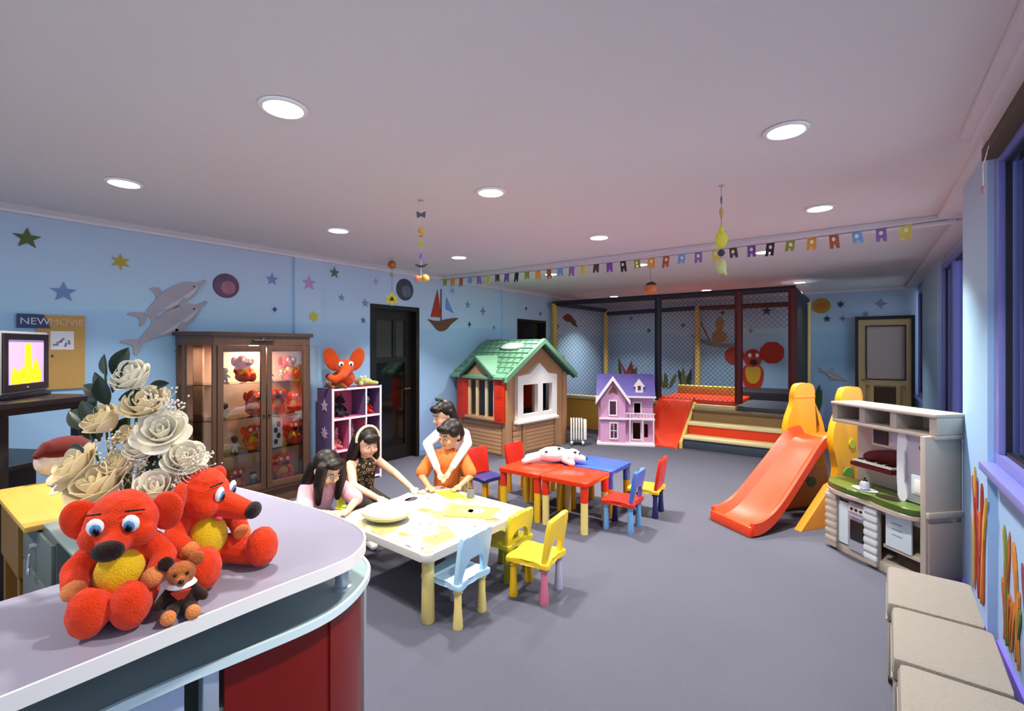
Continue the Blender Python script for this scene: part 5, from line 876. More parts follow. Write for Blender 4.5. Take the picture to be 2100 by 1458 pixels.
M_CB = mat('chair_sky_blue', '#a9cde6', 0.4, var=0.03); M_CY = mat('chair_yellow', '#f0c82a', 0.4, var=0.03); M_CLM = mat('chair_lime_yellow', '#cfc22e', 0.4); M_TR = mat('table_red', '#dc3210', 0.25, var=0.04); M_TB_ = mat('table_blue', '#3450b8', 0.3, var=0.05); M_CBL = mat('chair_royal_blue', '#3f6cc4', 0.35); M_CNV = mat('chair_navy', '#262a66', 0.4); M_CRD = mat('chair_red', '#d22a12', 0.3); M_LSB = mat('leg_light_blue', '#6fa6dc', 0.4); M_AMB = mat('leg_amber', '#e0a012', 0.4); M_CGR = mat('chair_pale_green', '#b8c890', 0.45)
wt = thing('activity_table', 'square white children\'s table with printed top and cream and lilac legs', 'table', (-2.42, 2.34, 0), R(-2))
MB().prism(rounded(0.98, 0.98, 0.05), 0.045, O=(0, 0, 0.388), bev=0.01).build('table_top', M_TW, wt); MB().prism(rounded(0.93, 0.93, 0.04), 0.004, O=(0, 0, 0.432)).build('printed_sheet', printed_top(), wt)
for x, y, m_ in ((0.40, -0.40, M_LY), (-0.40, -0.40, M_LL), (0.40, 0.40, M_LG), (-0.40, 0.40, M_LG)): MB().lathe([(0.036, 0), (0.040, 0.006), (0.036, 0.30), (0.038, 0.36), (0.046, 0.365), (0.046, 0.39)], (x, y, 0), 18).build('leg', m_, wt)
def kid_chair(label, loc, rz, ms, mb_, legs, sh=0.26, bh=0.54, w=0.30, hole=True, group=None, cat='chair'):
    """backrest towards local +Y; legs listed front-left, front-right, back-left, back-right"""
    t = thing('child_chair', label, cat, loc, rz, group)
    seat = [(-w/2, -0.13), (-w/2 + 0.03, -0.15), (0, -0.14), (w/2 - 0.03, -0.15), (w/2, -0.13), (w/2 - 0.02, 0), (w/2, 0.13), (w/2 - 0.03, 0.15), (0, 0.125), (-w/2 + 0.03, 0.15), (-w/2, 0.13), (-w/2 + 0.02, 0)]
    MB().prism(spline(seat, 3), 0.035, O=(0, 0, sh - 0.035), bev=0.01).build('seat', ms, t)
    H = bh - sh
    out = [(-w/2 + 0.01, 0), (-w/2 + 0.055, 0)] + ([(-w/2 + 0.06, 0.10*H/0.28), (-0.05, 0.14*H/0.28), (0.05, 0.14*H/0.28), (w/2 - 0.06, 0.10*H/0.28)] if hole else [(-w/2 + 0.06, 0.02), (w/2 - 0.06, 0.02)]) + [(w/2 - 0.055, 0), (w/2 - 0.01, 0), (w/2 - 0.005, H*0.8), (w/2 - 0.02, H*0.98), (w/2 - 0.07, H), (0.04, H*0.95), (-0.04, H*0.95), (-w/2 + 0.07, H), (-w/2 + 0.02, H*0.98), (-w/2 + 0.005, H*0.8)]
    MB().prism(out, 0.032, O=(0, 0.13, sh - 0.01), U=(1, 0, 0), V=(0, 0.16, 1), bev=0.009).build('backrest', mb_, t)
    for (x, y), m_ in zip(((-1, -1), (1, -1), (-1, 1), (1, 1)), legs):
        MB().lathe([(0.028, 0), (0.030, 0.008), (0.022, 0.12), (0.021, sh - 0.06), (0.029, sh - 0.055), (0.029, sh - 0.03)], (x*(w/2 - 0.04), y*0.11, 0), 16).build('leg', m_, t)
    return t
kid_chair('sky blue child chair with cream legs tucked under the white table', (-1.965, 2.09, 0), R(-88), M_CB, M_CB, (M_LL, M_LY, M_LY, M_LY), group='chairs at the white table')
kid_chair('yellow child chair with one pink and one lilac leg beside the white table', (-1.715, 2.585, 0), R(-83), M_CY, M_CY, (M_LYY, M_LYY, M_LL, M_LP), group='chairs at the white table')
kid_chair('lime yellow child chair hidden behind the yellow one, pushed under the white table', (-2.05, 2.68, 0), R(-90), M_CLM, M_CLM, (M_LG, M_LG, M_LG, M_LG), bh=0.47, group='chairs at the white table')
kid_chair('pale green child chair under the girl in pink', (-3.27, 1.95, 0), R(90), M_CGR, M_CGR, (M_LG, M_LG, M_LG, M_LG), bh=0.46, group='chairs at the white table')
kid_chair('lime child chair under the girl in the patterned top', (-3.40, 2.45, 0), R(90), M_CLM, M_CLM, (M_LG, M_LG, M_LG, M_LG), bh=0.44, group='chairs at the white table')
kid_chair('yellow child chair under the child in orange', (-2.915, 2.995, 0), R(36), M_CY, M_CY, (M_LYY,) * 4, bh=0.44, group='chairs at the white table')
# four small tables pushed together: two red, two blue
def module_table(label, x, y, mt, ml):
    t = thing('module_table', label, 'table', (x, y, 0), 0, 'four small tables pushed together')
    MB().prism(rounded(0.47, 0.48, 0.03), 0.035, O=(0, 0, 0.405), bev=0.006).build('table_top', mt, t)
    for a in (-1, 1):
        for b_ in (-1, 1):
            lg = MB().cyl((a*0.195, b_*0.20, 0.0), (a*0.195, b_*0.20, 0.27), 0.032, 0.032, 16).build('leg', ml, t); MB().cyl((a*0.195, b_*0.20, 0.27), (a*0.195, b_*0.20, 0.405), 0.034, 0.034, 16).build('leg_socket', mt, lg)
module_table('small red table with yellow legs at the left front of the cluster', -2.59, 3.83, M_TR, M_LYY); module_table('small red table with yellow legs at the right front of the cluster', -2.11, 3.83, M_TR, M_LY)
module_table('small blue table at the right rear of the cluster', -2.11, 4.33, M_TB_, M_AMB); module_table('small blue table at the left rear of the cluster under the white plush', -2.59, 4.33, M_TB_, M_AMB)
kid_chair('red-backed child chair with blue seat left of the red tables', (-3.18, 3.83, 0), R(80), M_CNV, M_CRD, (M_AMB,) * 4, hole=False, group='chairs at the red and blue tables'); kid_chair('red-backed child chair with navy seat at the far left corner of the blue table', (-3.02, 4.30, 0), R(85), M_CNV, M_CRD, (M_AMB,) * 4, hole=False, group='chairs at the red and blue tables')
kid_chair('child chair with red seat and blue back at the right of the red table', (-1.72, 3.98, 0), R(-86), M_CRD, M_CBL, (M_CNV, M_LSB, M_LSB, M_LSB), group='chairs at the red and blue tables'); kid_chair('child chair with yellow seat, red back and navy legs beside the blue table', (-1.68, 4.46, 0), R(-84), M_CY, M_CRD, (M_CNV,) * 4, bh=0.56, hole=False, group='chairs at the red and blue tables')
# white plush dog on the tables
M_WP = plush('plush_white_pink', '#ece0e4')
dg = thing('plush_dog', 'white plush dog with black spots lying on the red and blue tables', 'plush toy', (-2.50, 4.08, 0.442), R(40))
b = MB(); b.sph((0, 0, 0.08), (0.17, 0.09, 0.08)); b.sph((0.18, -0.04, 0.075), (0.09, 0.085, 0.07)); b.cap((0.23, -0.07, 0.06), (0.28, -0.09, 0.05), 0.045, 0.035); b.cap((-0.15, 0, 0.06), (-0.25, -0.02, 0.05), 0.05, 0.045); b.cap((-0.22, -0.03, 0.05), (-0.30, -0.06, 0.03), 0.04, 0.03)
for s_ in (-1, 1): b.cap((0.10, 0.05*s_, 0.04), (0.16, 0.10*s_ - 0.06, 0.025), 0.035, 0.03)
b.build('body', M_WP, dg, remesh=0.008, relax=3, smooth=60)
for s_ in (-1, 1): MB().sph((0.155, -0.04 + 0.08*s_, 0.07), (0.04, 0.02, 0.05)).build('ear', M_WP, dg, smooth=60); MB().sph((0.245, -0.065 + 0.035*s_, 0.105), 0.010).build('eye', M_EK, dg, smooth=60)
MB().sph((0.315, -0.10, 0.055), (0.014, 0.014, 0.012)).build('nose', M_EK, dg, smooth=60)
for x, y, z in ((0.20, -0.10, 0.12), (0.16, -0.02, 0.14), (0.05, -0.05, 0.15), (-0.08, -0.06, 0.12)): MB().sph((x, y, z), (0.018, 0.016, 0.010)).build('spot', M_EK, dg, smooth=60)
# things on the white table
pc_ = thing('round_cushion', 'round cream cushion lying on the near left corner of the white table', 'cushion', (-2.58, 2.06, 0.437), R(20))
MB().sph((0, 0, 0.055), (0.17, 0.14, 0.055), None, 3).build('cushion', mat('cushion_cream', '#cfc8b0', 0.6, var=0.06, vs=6, sheen=0.2), pc_, smooth=60); MB().tube([(0.168*math.cos(R(a)), 0.138*math.sin(R(a)), 0.05) for a in range(0, 361, 15)], 0.005).build('piping', mat('piping_yellow', '#c9c060', 0.6), pc_, smooth=60)
def sheet(label, x, y, rz, w, h, hx, cat='paper', motif=None):
    t = thing('drawing_paper', label, cat, (x, y, 0.437), rz); MB().b2(-w/2, w/2, -h/2, h/2, 0, 0.0025).build('sheet', mat('sheet_' + hx, '#' + hx, 0.7, var=0.03), t, smooth=0)
    if motif:
        for k, c_ in enumerate(motif): MB().prism(spline([(w*0.18*math.cos(R(a))*(1 + 0.3*math.sin(a + k)) + w*(0.2*k - 0.15), h*0.2*math.sin(R(a)) + h*0.1*(k % 2)) for a in range(0, 360, 45)], 2), 0.0008, O=(0, 0, 0.0025)).build('drawing', mat('crayon_' + c_, '#' + c_, 0.8), t, smooth=0)
sheet('white drawing paper in front of the girl in the patterned top', -2.78, 2.42, R(12), 0.21, 0.30, 'f4f2ee', motif=('c8888c', '3a3436')); sheet('white drawing paper under the arms of the girl in pink', -2.80, 2.00, R(-8), 0.19, 0.22, 'f2f0f0'); sheet('yellow-green picture sheet in the middle of the white table', -2.22, 2.52, R(25), 0.34, 0.24, 'a8a64c', 'picture', ('8f8a6a', 'b7a8a0')); sheet('yellow sheet at the far edge of the white table', -2.62, 2.72, R(-15), 0.24, 0.14, 'b8b02c')
cp = thing('pencil_cup', 'small grey cup of coloured pencils at the far edge of the white table', 'cup', (-2.44, 2.76, 0.437)); MB().lathe([(0.03, 0), (0.034, 0.07), (0.031, 0.07), (0.028, 0.006)], seg=18).build('cup', M_TVG, cp)
for k, c_ in enumerate(('c8402c', '3c6ab0', 'd8b82c', '3c8a4c')): MB().cyl((0.010*math.cos(k*1.6), 0.010*math.sin(k*1.6), 0.01), (0.028*math.cos(k*1.6), 0.028*math.sin(k*1.6), 0.125), 0.004, 0.004, 6).build('pencil', mat('pencil_' + c_, '#' + c_, 0.5), cp)
# ================================================================ CHILDREN
M_SKIN = mat('skin', '#e2b394', 0.55, var=0.05, vs=12, spec=0.3); M_SKIN2 = mat('skin_tan', '#cf9872', 0.55, var=0.05, vs=12, spec=0.3); M_HAIR = mat('hair_dark_brown', '#1c0f0a', 0.45, var=0.2, vs=30, bump=0.15, bs=60, spec=0.35); M_LIP = mat('lips', '#b8606050'[:7], 0.5); M_SHOE = mat('shoe_white', '#e6e2e0', 0.5)
def leopard():
    m = mat('leopard_fabric', '#2a2018', 0.8, var=0); nt = m.node_tree; b = nt.nodes['Principled BSDF']; tc = nt.nodes['Texture Coordinate']
    v = nt.nodes.new('ShaderNodeTexVoronoi'); v.inputs['Scale'].default_value = 34; nt.links.new(tc.outputs['Object'], v.inputs['Vector']); r = nt.nodes.new('ShaderNodeValToRGB'); r.color_ramp.interpolation = 'CONSTANT'
    e = r.color_ramp.elements; e[0].position = 0; e[0].color = lin('#2a1d14'); e[1].position = 0.30; e[1].color = lin('#b08c58'); x = e.new(0.44); x.color = lin('#1a120d'); nt.links.new(v.outputs['Distance'], r.inputs[0]); nt.links.new(r.outputs[0], b.inputs['Base Color']); return m
def hand(b, W, d, side, down):
    W, d, side, down = Vector(W), Vector(d).normalized(), Vector(side).normalized(), Vector(down).normalized()
    b.cap(W, W + d*0.05, 0.019, 0.022); b.sph(W + d*0.042 + side*0.010, 0.017); b.sph(W + d*0.042 - side*0.010, 0.017)
    for k, L in enumerate((0.030, 0.036, 0.034, 0.026)):
        s0 = W + d*0.06 + side*(-0.021 + 0.014*k); s1 = s0 + d*L*0.6 + side*(-0.003 + 0.002*k); s2 = s1 + (d*0.75 + down*0.65).normalized()*L*0.6
        b.chain([s0, s1, s2], [0.0072, 0.0066, 0.0056])
    t0 = W + d*0.022 - side*0.018; t1 = t0 - side*0.020 + d*0.014; b.chain([t0, t1, t1 + d*0.020 + down*0.006], [0.009, 0.008, 0.0065])
def person(label, loc, rz, J, skin, shirt, shirt_len, pants, hair, head_rot, sleeve=1.0, shirt_r=1.0, extra=None, bare_shoulder=False, hm=None):
    """J: joints in a local frame, face towards -Y"""
    t = thing('person', label, 'person', loc, rz); V = {k: Vector(v) for k, v in J.items()}
    b = MB()
    b.cap(V['pelvis'], V['belly'], 0.094, 0.09).cap(V['belly'], V['chest'], 0.09, 0.095).cap(V['shl'], V['shr'], 0.040, 0.040).cap(V['chest'], V['neck'], 0.06, 0.034).cap(V['neck'], V['head'], 0.034, 0.036)
    for s in 'lr':
        b.chain([V['hip'+s], V['kn'+s], V['an'+s]], [0.066, 0.047, 0.031]); b.chain([V['an'+s], V['toe'+s]], [0.032, 0.024]); b.chain([V['sh'+s], V['el'+s], V['wr'+s]], [0.040, 0.032, 0.022])
        d = (V['hd'+s] - V['wr'+s]); sd = d.cross(Vector((0, 0, 1))); sd = sd if sd.length > 1e-3 else Vector((1, 0, 0)); sd = sd * (1 if s == 'l' else -1)
        hand(b, V['wr'+s], d, sd, Vector((0, 0, -1)) if abs(d.normalized().z) < 0.8 else Vector((0, 1, 0)))
    Hm = Matrix.Translation(V['head']) @ Euler(head_rot, 'ZXY').to_matrix().to_4x4() if False else Matrix.Translation(V['head']) @ Matrix.Rotation(head_rot[2], 4, 'Z') @ Matrix.Rotation(head_rot[0], 4, 'X') @ Matrix.Rotation(head_rot[1], 4, 'Y') @ Matrix.Scale(1.13, 4)
    Rm = Hm.to_3x3().to_4x4(); P = lambda *p: tuple(Hm @ Vector(p))
    b.sph(P(0, 0.012, 0.022), (0.074, 0.086, 0.084), Rm, 3).sph(P(0, -0.022, -0.035), (0.058, 0.060, 0.062), Rm, 3).sph(P(0, -0.05, -0.075), (0.026, 0.026, 0.022), Rm).cap(P(0, -0.078, 0.004), P(0, -0.094, -0.022), 0.008, 0.0115)
    for s in (-1, 1): b.sph(P(0.074*s, 0.012, -0.010), (0.009, 0.016, 0.024), Rm); b.sph(P(0.032*s, -0.060, -0.034), (0.022, 0.020, 0.022), Rm)
    b.build('body', skin, t, remesh=0.0055, relax=3, smooth=80)
    for s in (-1, 1):
        e = MB().sph(P(0.029*s, -0.0735, 0.0), (0.0115, 0.005, 0.0052), Rm).build('eye', M_EW, t, smooth=60); MB().sph(P(0.029*s, -0.0775, -0.001), (0.006, 0.003, 0.0054), Rm).build('iris', mat('iris_brown', '#2a1710', 0.2), e, smooth=60)
        MB().cap(P(0.016*s, -0.079, 0.022), P(0.042*s, -0.070, 0.024), 0.0032, 0.0024).build('eyebrow', M_HAIR, t, smooth=60)
    MB().cap(P(-0.014, -0.083, -0.052), P(0.014, -0.083, -0.052), 0.0048, 0.0048).build('mouth', M_LIP, t, smooth=60)
    h = MB()
    for it in hair:
        if it[0] == 's': h.sph(P(*it[1]), it[2], Rm, 3)
        else: h.chain([P(*p) if it[3:] != ('w',) else p for p in it[1]], it[2])
    h.build('hair', hm or M_HAIR, t, remesh=0.006, relax=3, smooth=80)
    # shirt
    q = MB(); f = shirt_r; lo = V['pelvis'] if shirt_len > 0 else V['belly']
    q.cap(lo + Vector((0, 0, 0.02)), V['belly'], 0.112*f, 0.104*f).cap(V['belly'], V['chest'], 0.104*f, 0.109*f).cap(V['chest'], V['chest'].lerp(V['neck'], 0.55), 0.085, 0.052)
    if not bare_shoulder:
        q.cap(V['shl'], V['shr'], 0.052, 0.052)
        for s in 'lr':
            if sleeve >= 1: q.chain([V['sh'+s], V['el'+s], V['el'+s].lerp(V['wr'+s], 0.85)], [0.052, 0.041, 0.030])
            else: q.chain([V['sh'+s], V['sh'+s].lerp(V['el'+s], sleeve)], [0.053, 0.060])
    q.build('shirt', shirt, t, remesh=0.008, relax=4, smooth=80)
    q = MB(); q.cap(V['pelvis'], V['pelvis'] + Vector((0, 0, 0.05)), 0.098, 0.094)
    for s in 'lr': q.chain([V['hip'+s], V['kn'+s], V['kn'+s].lerp(V['an'+s], 0.85)], [0.076, 0.058, 0.045])
    q.build('trousers', pants, t, remesh=0.010, relax=3, smooth=80)
    for s in 'lr': MB().chain([V['an'+s] + Vector((0, 0.012, -0.025)), V['toe'+s] + Vector((0, -0.01, 0.004))], [0.036, 0.032]).build('shoe', M_SHOE, t, remesh=0.008, relax=3, smooth=80)
    if extra: extra(t, P, Rm, V)
    return t
def seat_legs(): return dict(hipl=(0.065, 0, 0.345), hipr=(-0.065, 0, 0.345), knl=(0.075, -0.24, 0.315), knr=(-0.075, -0.24, 0.315), anl=(0.075, -0.22, 0.075), anr=(-0.075, -0.22, 0.075), toel=(0.08, -0.31, 0.03), toer=(-0.08, -0.31, 0.03))
CAPH = [('s', (0, 0.026, 0.034), (0.083, 0.088, 0.082)), ('s', (0, 0.05, -0.01), (0.078, 0.062, 0.085))]
# girl in pink, bent over her folded arms
J = dict(pelvis=(0, 0, 0.36), belly=(0, -0.03, 0.44), chest=(0, -0.10, 0.56), neck=(0, -0.16, 0.645), head=(0, -0.215, 0.735), shl=(0.115, -0.12, 0.595), shr=(-0.115, -0.12, 0.595), ell=(0.19, -0.27, 0.485), elr=(-0.19, -0.27, 0.485), wrl=(0.05, -0.41, 0.475), wrr=(-0.06, -0.39, 0.475), hdl=(-0.03, -0.43, 0.47), hdr=(0.02, -0.42, 0.47)); J.update(seat_legs())
def pink_extra(t, P, Rm, V):
    for s in (-1, 1): MB().sph(P(0.082*s, 0.0, -0.02), 0.004).build('earring', M_STEEL, t)
    MB().sph((0.03, -0.40, 0.505), (0.02, 0.02, 0.012)).build('green_toy', mat('toy_lime', '#8cc03a', 0.5), t)
person('girl in a pink top with long dark hair, bent over her folded arms', (-3.265, 1.955, 0), R(82), J, M_SKIN, mat('shirt_pink', '#eeb0b8', 0.85, var=0.06, vs=10, bump=0.2, bs=60), 1, mat('trousers_denim', '#4a5a80', 0.9),
       CAPH + [('s', (0, -0.045, 0.072), (0.062, 0.045, 0.032))] + [('c', [(0.068*s, -0.02, 0.04), (0.082*s, -0.06, -0.06), (0.07*s, -0.10, -0.17)], [0.04, 0.036, 0.02]) for s in (-1, 1)] + [('c', [(0.05*s, 0.06, 0.0), (0.07*s, 0.055, -0.12), (0.075*s, 0.02, -0.24)], [0.05, 0.045, 0.025]) for s in (-1, 1)] + [('c', [(0, 0.07, 0), (0, 0.085, -0.13), (0, 0.09, -0.2)], [0.06, 0.06, 0.04])], (R(30), 0, R(12)), sleeve=0.9, extra=pink_extra)
# girl in patterned top with headband
J = dict(pelvis=(0, 0, 0.36), belly=(0, -0.01, 0.46), chest=(0, -0.04, 0.595), neck=(0, -0.065, 0.69), head=(0, -0.10, 0.81), shl=(0.118, -0.045, 0.64), shr=(-0.118, -0.045, 0.64), ell=(0.20, -0.21, 0.53), elr=(-0.20, -0.22, 0.52), wrl=(0.17, -0.46, 0.468), wrr=(-0.16, -0.48, 0.468), hdl=(0.15, -0.54, 0.456), hdr=(-0.13, -0.56, 0.456)); J.update(seat_legs())
def head_band(t, P, Rm, V):
    pts = [P(0.088*math.cos(R(a)), 0.0 + 0.02*math.sin(R(a)), 0.03 + 0.092*math.sin(R(a))) for a in range(-10, 191, 20)]
    MB().tube(pts, 0.012, 8).build('headband', mat('headband_cream', '#e8dfb8', 0.6), t, smooth=60)
person('girl in a brown patterned sleeveless top with cream headband, reaching over the table', (-3.40, 2.45, 0), R(86), J, M_SKIN, leopard(), 1, mat('trousers_dark', '#3a3228', 0.9),
       CAPH + [('s', (0, -0.058, 0.052), (0.064, 0.032, 0.034))] + [('c', [(0.065*s, 0.02, 0.03), (0.085*s, 0.015, -0.08), (0.095*s, 0.0, -0.2)], [0.04, 0.036, 0.024]) for s in (-1, 1)] + [('c', [(0.04*s, 0.07, 0), (0.06*s, 0.08, -0.14), (0.07*s, 0.07, -0.27)], [0.055, 0.055, 0.03]) for s in (-1, 1)], (R(16), 0, R(-6)), bare_shoulder=True, shirt_r=0.98, extra=head_band)
# child in orange at the far corner
J = dict(pelvis=(0, 0, 0.37), belly=(0, -0.01, 0.47), chest=(0, -0.02, 0.62), neck=(0, -0.04, 0.72), head=(0.03, -0.06, 0.845), shl=(0.125, -0.02, 0.665), shr=(-0.125, -0.02, 0.665), ell=(0.215, -0.11, 0.51), elr=(-0.215, -0.10, 0.51), wrl=(0.14, -0.26, 0.468), wrr=(-0.12, -0.27, 0.468), hdl=(0.09, -0.33, 0.456), hdr=(-0.07, -0.34, 0.456)); J.update(seat_legs())
def collar(t, P, Rm, V):
    for s in (-1, 1): MB().prism([(0, 0), (0.055*s, 0.045), (0.065*s, -0.01), (0.02*s, -0.06)], 0.006, O=(0, -0.098, 0.675), U=(1, 0, 0), V=(0, 0.4, 1)).build('collar', mat('shirt_orange', '#e07a34', 0.85), t)
person('child in a loose orange shirt sitting at the far corner of the white table', (-2.905, 2.985, 0), R(36), J, M_SKIN2, mat('shirt_orange', '#e07a34', 0.85, var=0.08, vs=8, bump=0.3, bs=40), 1, mat('trousers_khaki', '#7a6a50', 0.9),
       [('s', (0, 0.024, 0.040), (0.086, 0.092, 0.082)), ('s', (0, 0.055, 0.0), (0.082, 0.062, 0.075)), ('s', (0, -0.055, 0.066), (0.068, 0.038, 0.032)), ('s', (0.06, 0.0, 0.03), (0.03, 0.05, 0.04)), ('s', (-0.06, 0.0, 0.03), (0.03, 0.05, 0.04))], (R(14), 0, R(-38)), sleeve=0.85, shirt_r=1.12, extra=collar)
# child in white hugging from behind
J = dict(pelvis=(0, 0.06, 0.53), belly=(0, 0.04, 0.62), chest=(0, -0.02, 0.76), neck=(0, -0.05, 0.85), head=(-0.075, -0.08, 0.98), shl=(0.118, -0.05, 0.80), shr=(-0.118, -0.05, 0.80), ell=(0.175, -0.32, 0.765), elr=(-0.175, -0.32, 0.765), wrl=(0.05, -0.50, 0.58), wrr=(-0.045, -0.505, 0.57), hdl=(0.005, -0.525, 0.515), hdr=(0.005, -0.535, 0.50),
         hipl=(0.065, 0.06, 0.51), hipr=(-0.065, 0.06, 0.51), knl=(0.07, 0.10, 0.29), knr=(-0.07, 0.10, 0.29), anl=(0.07, 0.13, 0.07), anr=(-0.07, 0.13, 0.07), toel=(0.075, 0.03, 0.03), toer=(-0.075, 0.03, 0.03))
def bow(t, P, Rm, V):
    for s in (-1, 1): MB().sph(P(-0.03 + 0.03*s, 0.02, 0.125), (0.024, 0.014, 0.02), Rm).build('hair_bow', mat('bow_green', '#4a5a44', 0.7), t, smooth=60)
person('girl in a white long-sleeved top standing behind, hugging the child in orange', (-3.075, 3.22, 0), R(36), J, M_SKIN, mat('shirt_white', '#f2efec', 0.8, var=0.03, bump=0.2, bs=40), 1, mat('trousers_grey', '#5c5c68', 0.9),
       CAPH + [('s', (0, -0.05, 0.068), (0.064, 0.04, 0.032))] + [('c', [(0.065*s, 0.03, 0.02), (0.08*s, 0.04, -0.07), (0.075*s, 0.04, -0.15)], [0.036, 0.032, 0.02]) for s in (-1, 1)] + [('c', [(0, 0.08, 0), (0, 0.10, -0.12)], [0.05, 0.035])], (R(18), 0, R(-48)), extra=bow)
# ================================================================ BUNTING AND MOBILES
M_STR = mat('string_dark', '#5a5058', 0.7); FC = ['8f9a34', '7a4aa0', 'd8cc58', 'd8604c', '6fa2dc', 'e0962c', '2c2428', '8a9a2c', '4a4038', '8a6ab0', 'a85a34', '3a6a5a']
bu = thing('bunting', 'string of small coloured paper flags stretched across the ceiling', 'bunting', (0, 5.16, 0))
def bz(x): u = (x + 5.2) / 5.75; return 2.63 - 0.16 * u * (1 - u) * 0.9
xs = [-5.2 + 5.75 * k / 46 for k in range(47)]
MB().tube([(x, 0, bz(x)) for x in xs], 0.003, 5).build('string', M_STR, bu)
for k in range(33):
    x = -5.08 + 0.168 * k; c_ = FC[(k * 5 + k // 3) % len(FC)]; h_ = 0.10 + 0.012 * (k % 3); w_ = 0.036
    fl_ = MB().prism([(-w_, 0), (-w_*1.05, -h_), (-w_*0.35, -h_), (-w_*0.15, -h_*0.72), (w_*0.15, -h_*0.72), (w_*0.35, -h_), (w_*1.05, -h_), (w_, 0)], 0.003, O=(x, 0, bz(x)), U=(1, 0.15*math.sin(k*2.1), 0), V=(0.12*math.sin(k), 0, 1)).build('flag', mat('flag_' + c_, '#' + c_, 0.6, var=0.18, vs=25), bu, smooth=0)
    if k > 16: MB().prism(disc(0.014, 0.018, 12), 0.005, O=(x, -0.001, bz(x) - 0.04), U=(1, 0.15*math.sin(k*2.1), 0), V=(0, 0, 1)).build('motif', mat('flag_motif', '#f0e8d0', 0.6), fl_, smooth=0)
def paint(hx): return mat('paper_' + hx, '#' + hx, 0.5, var=0.1, vs=20)
ma = thing('hanging_mobile', 'hanging mobile of small fish, beads and golden balls left of centre', 'mobile', (-2.65, 2.44, 2.7))
MB().cyl((0, 0, 0), (0, 0, -0.60), 0.0016, 0.0016, 6).build('string', mat('string_white', '#d8d4d8', 0.6), ma); MB().lathe([(0.02, 0), (0.02, -0.006), (0.003, -0.01)], seg=12).build('hook', M_STEEL, ma)
MB().prism([(-0.035, 0.025), (0, 0.008), (0.035, 0.025), (0.03, -0.025), (0, -0.012), (-0.03, -0.025)], 0.006, O=(0, 0, -0.11), U=(0.8, 0.6, 0), V=(0, 0, 1)).build('bow_tie', paint('5a5a66'), ma)
MB().sph((0, 0, -0.23), (0.026, 0.026, 0.022)).build('bead', paint('d8b030'), ma, smooth=60); MB().sph((0, 0, -0.27), (0.02, 0.02, 0.010)).build('bead', paint('e0783c'), ma, smooth=60); MB().prism(spline([(-0.03, 0), (0, 0.02), (0.03, 0), (0, -0.02)], 3), 0.006, O=(0, 0, -0.33), U=(0.8, 0.6, 0), V=(0, 0, 1)).build('fish', paint('a8c040'), ma)
MB().sph((0, 0, -0.42), (0.012, 0.012, 0.026)).build('bead', paint('8a6ac0'), ma, smooth=60); MB().prism(spline([(-0.05, 0.015), (0, 0), (0.05, 0.015), (0.02, -0.012), (-0.02, -0.012)], 3), 0.006, O=(0, 0, -0.49), U=(0.8, 0.6, 0), V=(0, 0, 1)).build('bird', paint('2c2c34'), ma)
for dx, r_, c_ in ((-0.03, 0.024, 'e07858'), (0.03, 0.032, 'c89a48'), (0.0, 0.022, 'e8b070')): MB().sph((dx*0.8, dx*0.6, -0.585), r_).build('ball', paint(c_), ma, smooth=60)
mb2 = thing('hanging_mobile', 'hanging mobile with yellow paper fish at right of centre', 'mobile', (-0.77, 3.43, 2.7))
MB().cyl((0, 0, 0), (0, 0, -0.62), 0.0016, 0.0016, 6).build('string', M_STR, mb2); MB().lathe([(0.02, 0), (0.02, -0.006), (0.003, -0.01)], seg=12).build('hook', M_STEEL, mb2)
MB().sph((0, 0, -0.10), (0.007, 0.007, 0.03)).build('bead', paint('6a6a80'), mb2, smooth=60); MB().cap((0, 0, -0.17), (0, 0, -0.22), 0.014, 0.007).build('bead', paint('c89a60'), mb2, smooth=60)
b = MB(); b.sph((0, 0, -0.37), (0.042, 0.03, 0.062)); b.cap((0, 0, -0.30), (0, 0, -0.28), 0.02, 0.01); b.build('yellow_fish', paint('e0d840'), mb2, remesh=0.005, relax=2, smooth=60)
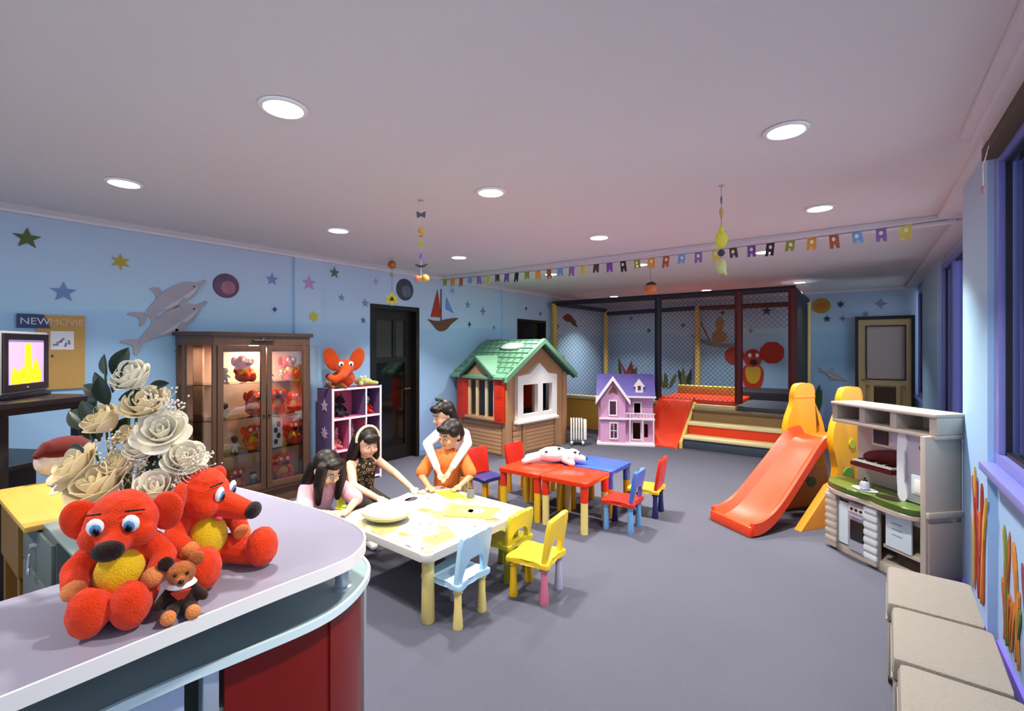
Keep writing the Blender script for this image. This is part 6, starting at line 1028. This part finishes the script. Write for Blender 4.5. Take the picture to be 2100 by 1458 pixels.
MB().sph((0, 0, -0.46), (0.024, 0.02, 0.024)).build('bead', paint('3a3a44'), mb2, smooth=60); b = MB(); b.sph((0, 0, -0.55), (0.036, 0.026, 0.055)); b.cap((0.02, 0, -0.59), (0.03, 0, -0.61), 0.016, 0.008); b.build('pale_fish', paint('ccd088'), mb2, remesh=0.005, relax=2, smooth=60)
l1 = thing('paper_lantern', 'copper paper ball and yellow paper flower hanging in front of the dark door', 'lantern', (-4.72, 3.86, 2.7))
MB().cyl((0, 0, 0), (0, 0, -0.50), 0.002, 0.002, 6).build('string', M_STR, l1); MB().sph((0, 0, -0.07), 0.052, None, 3).build('ball', mat('paper_copper', '#b86a30', 0.35, 0.3), l1, smooth=60); MB().sph((0, 0, -0.20), (0.03, 0.03, 0.018)).build('bead', paint('a8a860'), l1, smooth=60)
MB().prism(star(0.09, 6, 0.6), 0.012, O=(0, 0, -0.50), U=(0.66, 0.75, 0), V=(0, 0, 1)).build('flower', paint('e8d83c'), l1, smooth=0); MB().prism(star(0.035, 3, 0.5), 0.02, O=(0.0, 0, -0.50), U=(0.66, 0.75, 0), V=(0, 0, 1)).build('flower_centre', paint('2c2418'), l1, smooth=0)
l2 = thing('paper_lantern', 'orange and black paper ball hanging behind the bunting', 'lantern', (-2.11, 5.74, 2.7))
MB().cyl((0, 0, 0), (0, 0, -0.30), 0.002, 0.002, 6).build('string', M_STR, l2); MB().sph((0, 0, -0.37), 0.078, None, 3).build('ball', paint('cf7638'), l2, smooth=60); MB().lathe([(0.072, -0.335), (0.055, -0.30), (0.02, -0.285)], seg=20).build('cap', paint('33281c'), l2, smooth=60)
ld = thing('beam_lights', 'small cord of fairy lights hanging at the top of the near window', 'light string', (0.50, 3.36, 2.56))
MB().tube([(0, 0.10, 0.02), (0, 0.05, -0.02), (0, 0, -0.01), (0.0, -0.10, 0.03)], 0.0025, 5).tube([(0, 0.05, -0.02), (0, 0.045, -0.13)], 0.0025, 5).build('cord', M_SW, ld); MB().sph((0, 0.045, -0.15), (0.010, 0.010, 0.024)).build('bulb', paint('c89aa0'), ld, smooth=60)
